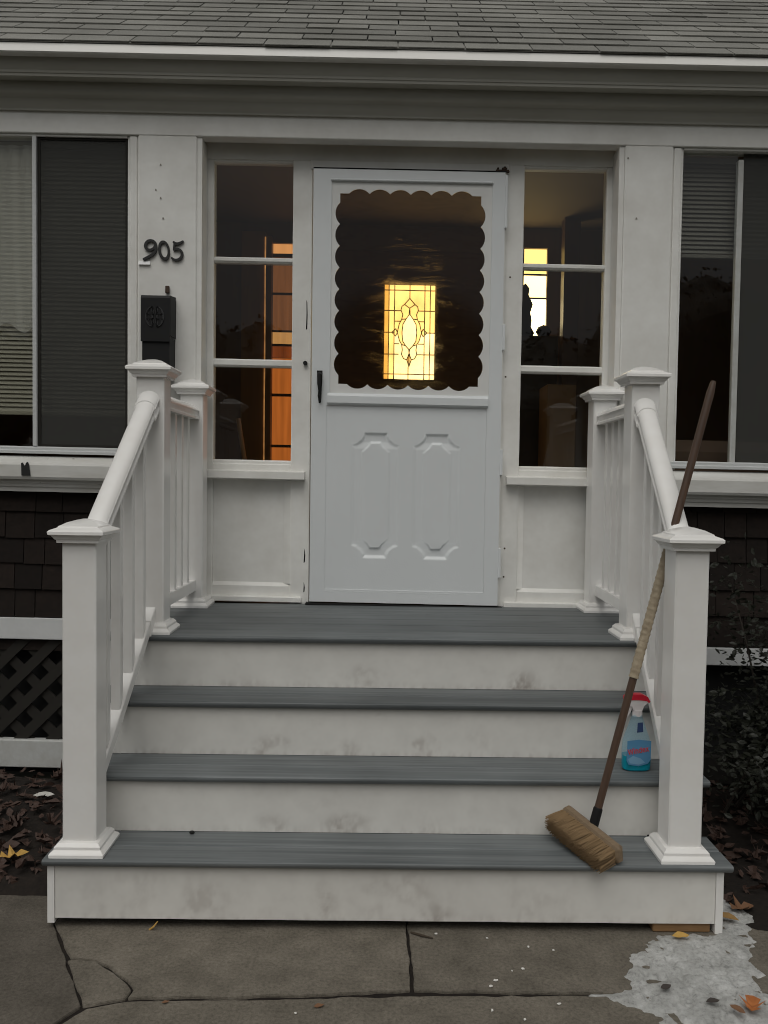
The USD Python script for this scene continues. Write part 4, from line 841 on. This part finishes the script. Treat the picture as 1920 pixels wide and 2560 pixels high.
# shrub right of the steps
Sh = Thing('shrub', 'dark leafy shrub growing against the wall right of the steps', 'shrub', (1.55, -.45, GZ))
rng = np.random.default_rng(21); st_, lf = MB(), MB()
for k in range(16):
    p0 = np.array([rng.uniform(1.35, 1.9), rng.uniform(-.6, -.3), GZ]); tip = np.array([rng.uniform(1.08, 2.3), rng.uniform(-1.05, -.15), rng.uniform(.35, .98)])
    if tip[0] < 1.4: tip[2] *= .72
    mid = (p0+tip)/2+[rng.normal(0, .05), rng.normal(0, .05), .1]; t = np.linspace(0, 1, 9)[:, None]; cv = (1-t)**2*p0+2*t*(1-t)*mid+t*t*tip
    st_.tube(cv, np.linspace(.008, .002, 9), 5)
    for _ in range(420):
        q = cv[int(rng.integers(3, 9))]+rng.normal(0, .075, 3)
        if q[2] < GZ+.02 or q[0] < 1.04: continue
        v, f = leaf_mesh(rng.uniform(.02, .045), .5, 0, rng); lf.add(v @ rot3(rng, .8).T+q, f)
Sh.part('stems', st_, 'bark'); Sh.part('foliage', lf, 'bush_leaf', kind='stuff')
# stones beside the right post
for k, (x, y, z, r) in enumerate(((1.04, -.62, .02, .055), (1.045, -.78, .0, .045))):
    m = trimesh.creation.icosphere(2, r); m.vertices = m.vertices*[1.2, 1, .8]*(1+.25*(meshkit.fbm(m.vertices*18+k*3, 3)-.5)[:, None])+[x, y, GZ+.02+z]
    single('stone', (m.vertices, m.faces), 'concrete_dark', ('larger' if k == 0 else 'smaller')+' pale stone in the earth bed behind the right post', 'stone', (x, y, GZ), group='pale stones beside the steps', smooth=True)

# ------------------------------------------------------------------ across the street: what the panes reflect
def tree(x, y, h, w, seed, label):
    rng = np.random.default_rng(seed); T = Thing('street_tree', label, 'tree', (x, y, -.075), group='trees across the street')
    T.part('trunk', MB().tube([(x, y, -.075), (x+.1, y, h*.3), (x+.05, y+.1, h*.75)], [.22, .17, .06], 8), 'bark', smooth=True)
    m = MB()
    N_ = 9000; d = rng.normal(0, 1, (N_, 3)); d /= np.linalg.norm(d, axis=1)[:, None]; r = rng.random(N_)**.42
    q = np.array([x, y, h*.58])+d*(r*(.78+.44*meshkit.noise(d*2.2+seed)))[:, None]*[w, w, h*.44]; q = q[q[:, 2] > .6]
    a1 = rng.normal(0, 1, q.shape); a1 /= np.linalg.norm(a1, axis=1)[:, None]; a2 = np.cross(a1, rng.normal(0, 1, q.shape)); a2 /= np.linalg.norm(a2, axis=1)[:, None]
    sz = rng.uniform(.06, .15, (len(q), 1)); v = np.stack([q-a1*sz, q+a2*sz*.5, q+a1*sz, q-a2*sz*.5], 1).reshape(-1, 3)
    m.add(v, np.arange(len(v)).reshape(-1, 4))
    core = trimesh.creation.icosphere(3); cv = core.vertices*(.72+.4*meshkit.noise(core.vertices*2.2+seed))[:, None]*[w, w, h*.44]+[x, y, h*.58]; cv[:, 2] = np.maximum(cv[:, 2], .5); m.add(cv, core.faces)
    T.part('crown', m, 'tree_leaf', kind='stuff')
for k, (x, y, h, w) in enumerate(((-15, -24, 6.8, 3.4), (-9.5, -26, 8.2, 3.9), (-4.5, -25, 6.2, 3.6), (.5, -27, 8.0, 3.9), (5.5, -25, 6.0, 3.5), (10.5, -26, 8.6, 4.0), (16, -24, 6.6, 3.6))):
    tree(x, y, h, w, 100+k, ['broad low tree', 'tall rounded tree', 'small dense tree', 'tall tree straight across', 'small round tree', 'tallest dark tree', 'wide tree'][k]+' on the far side of the street')
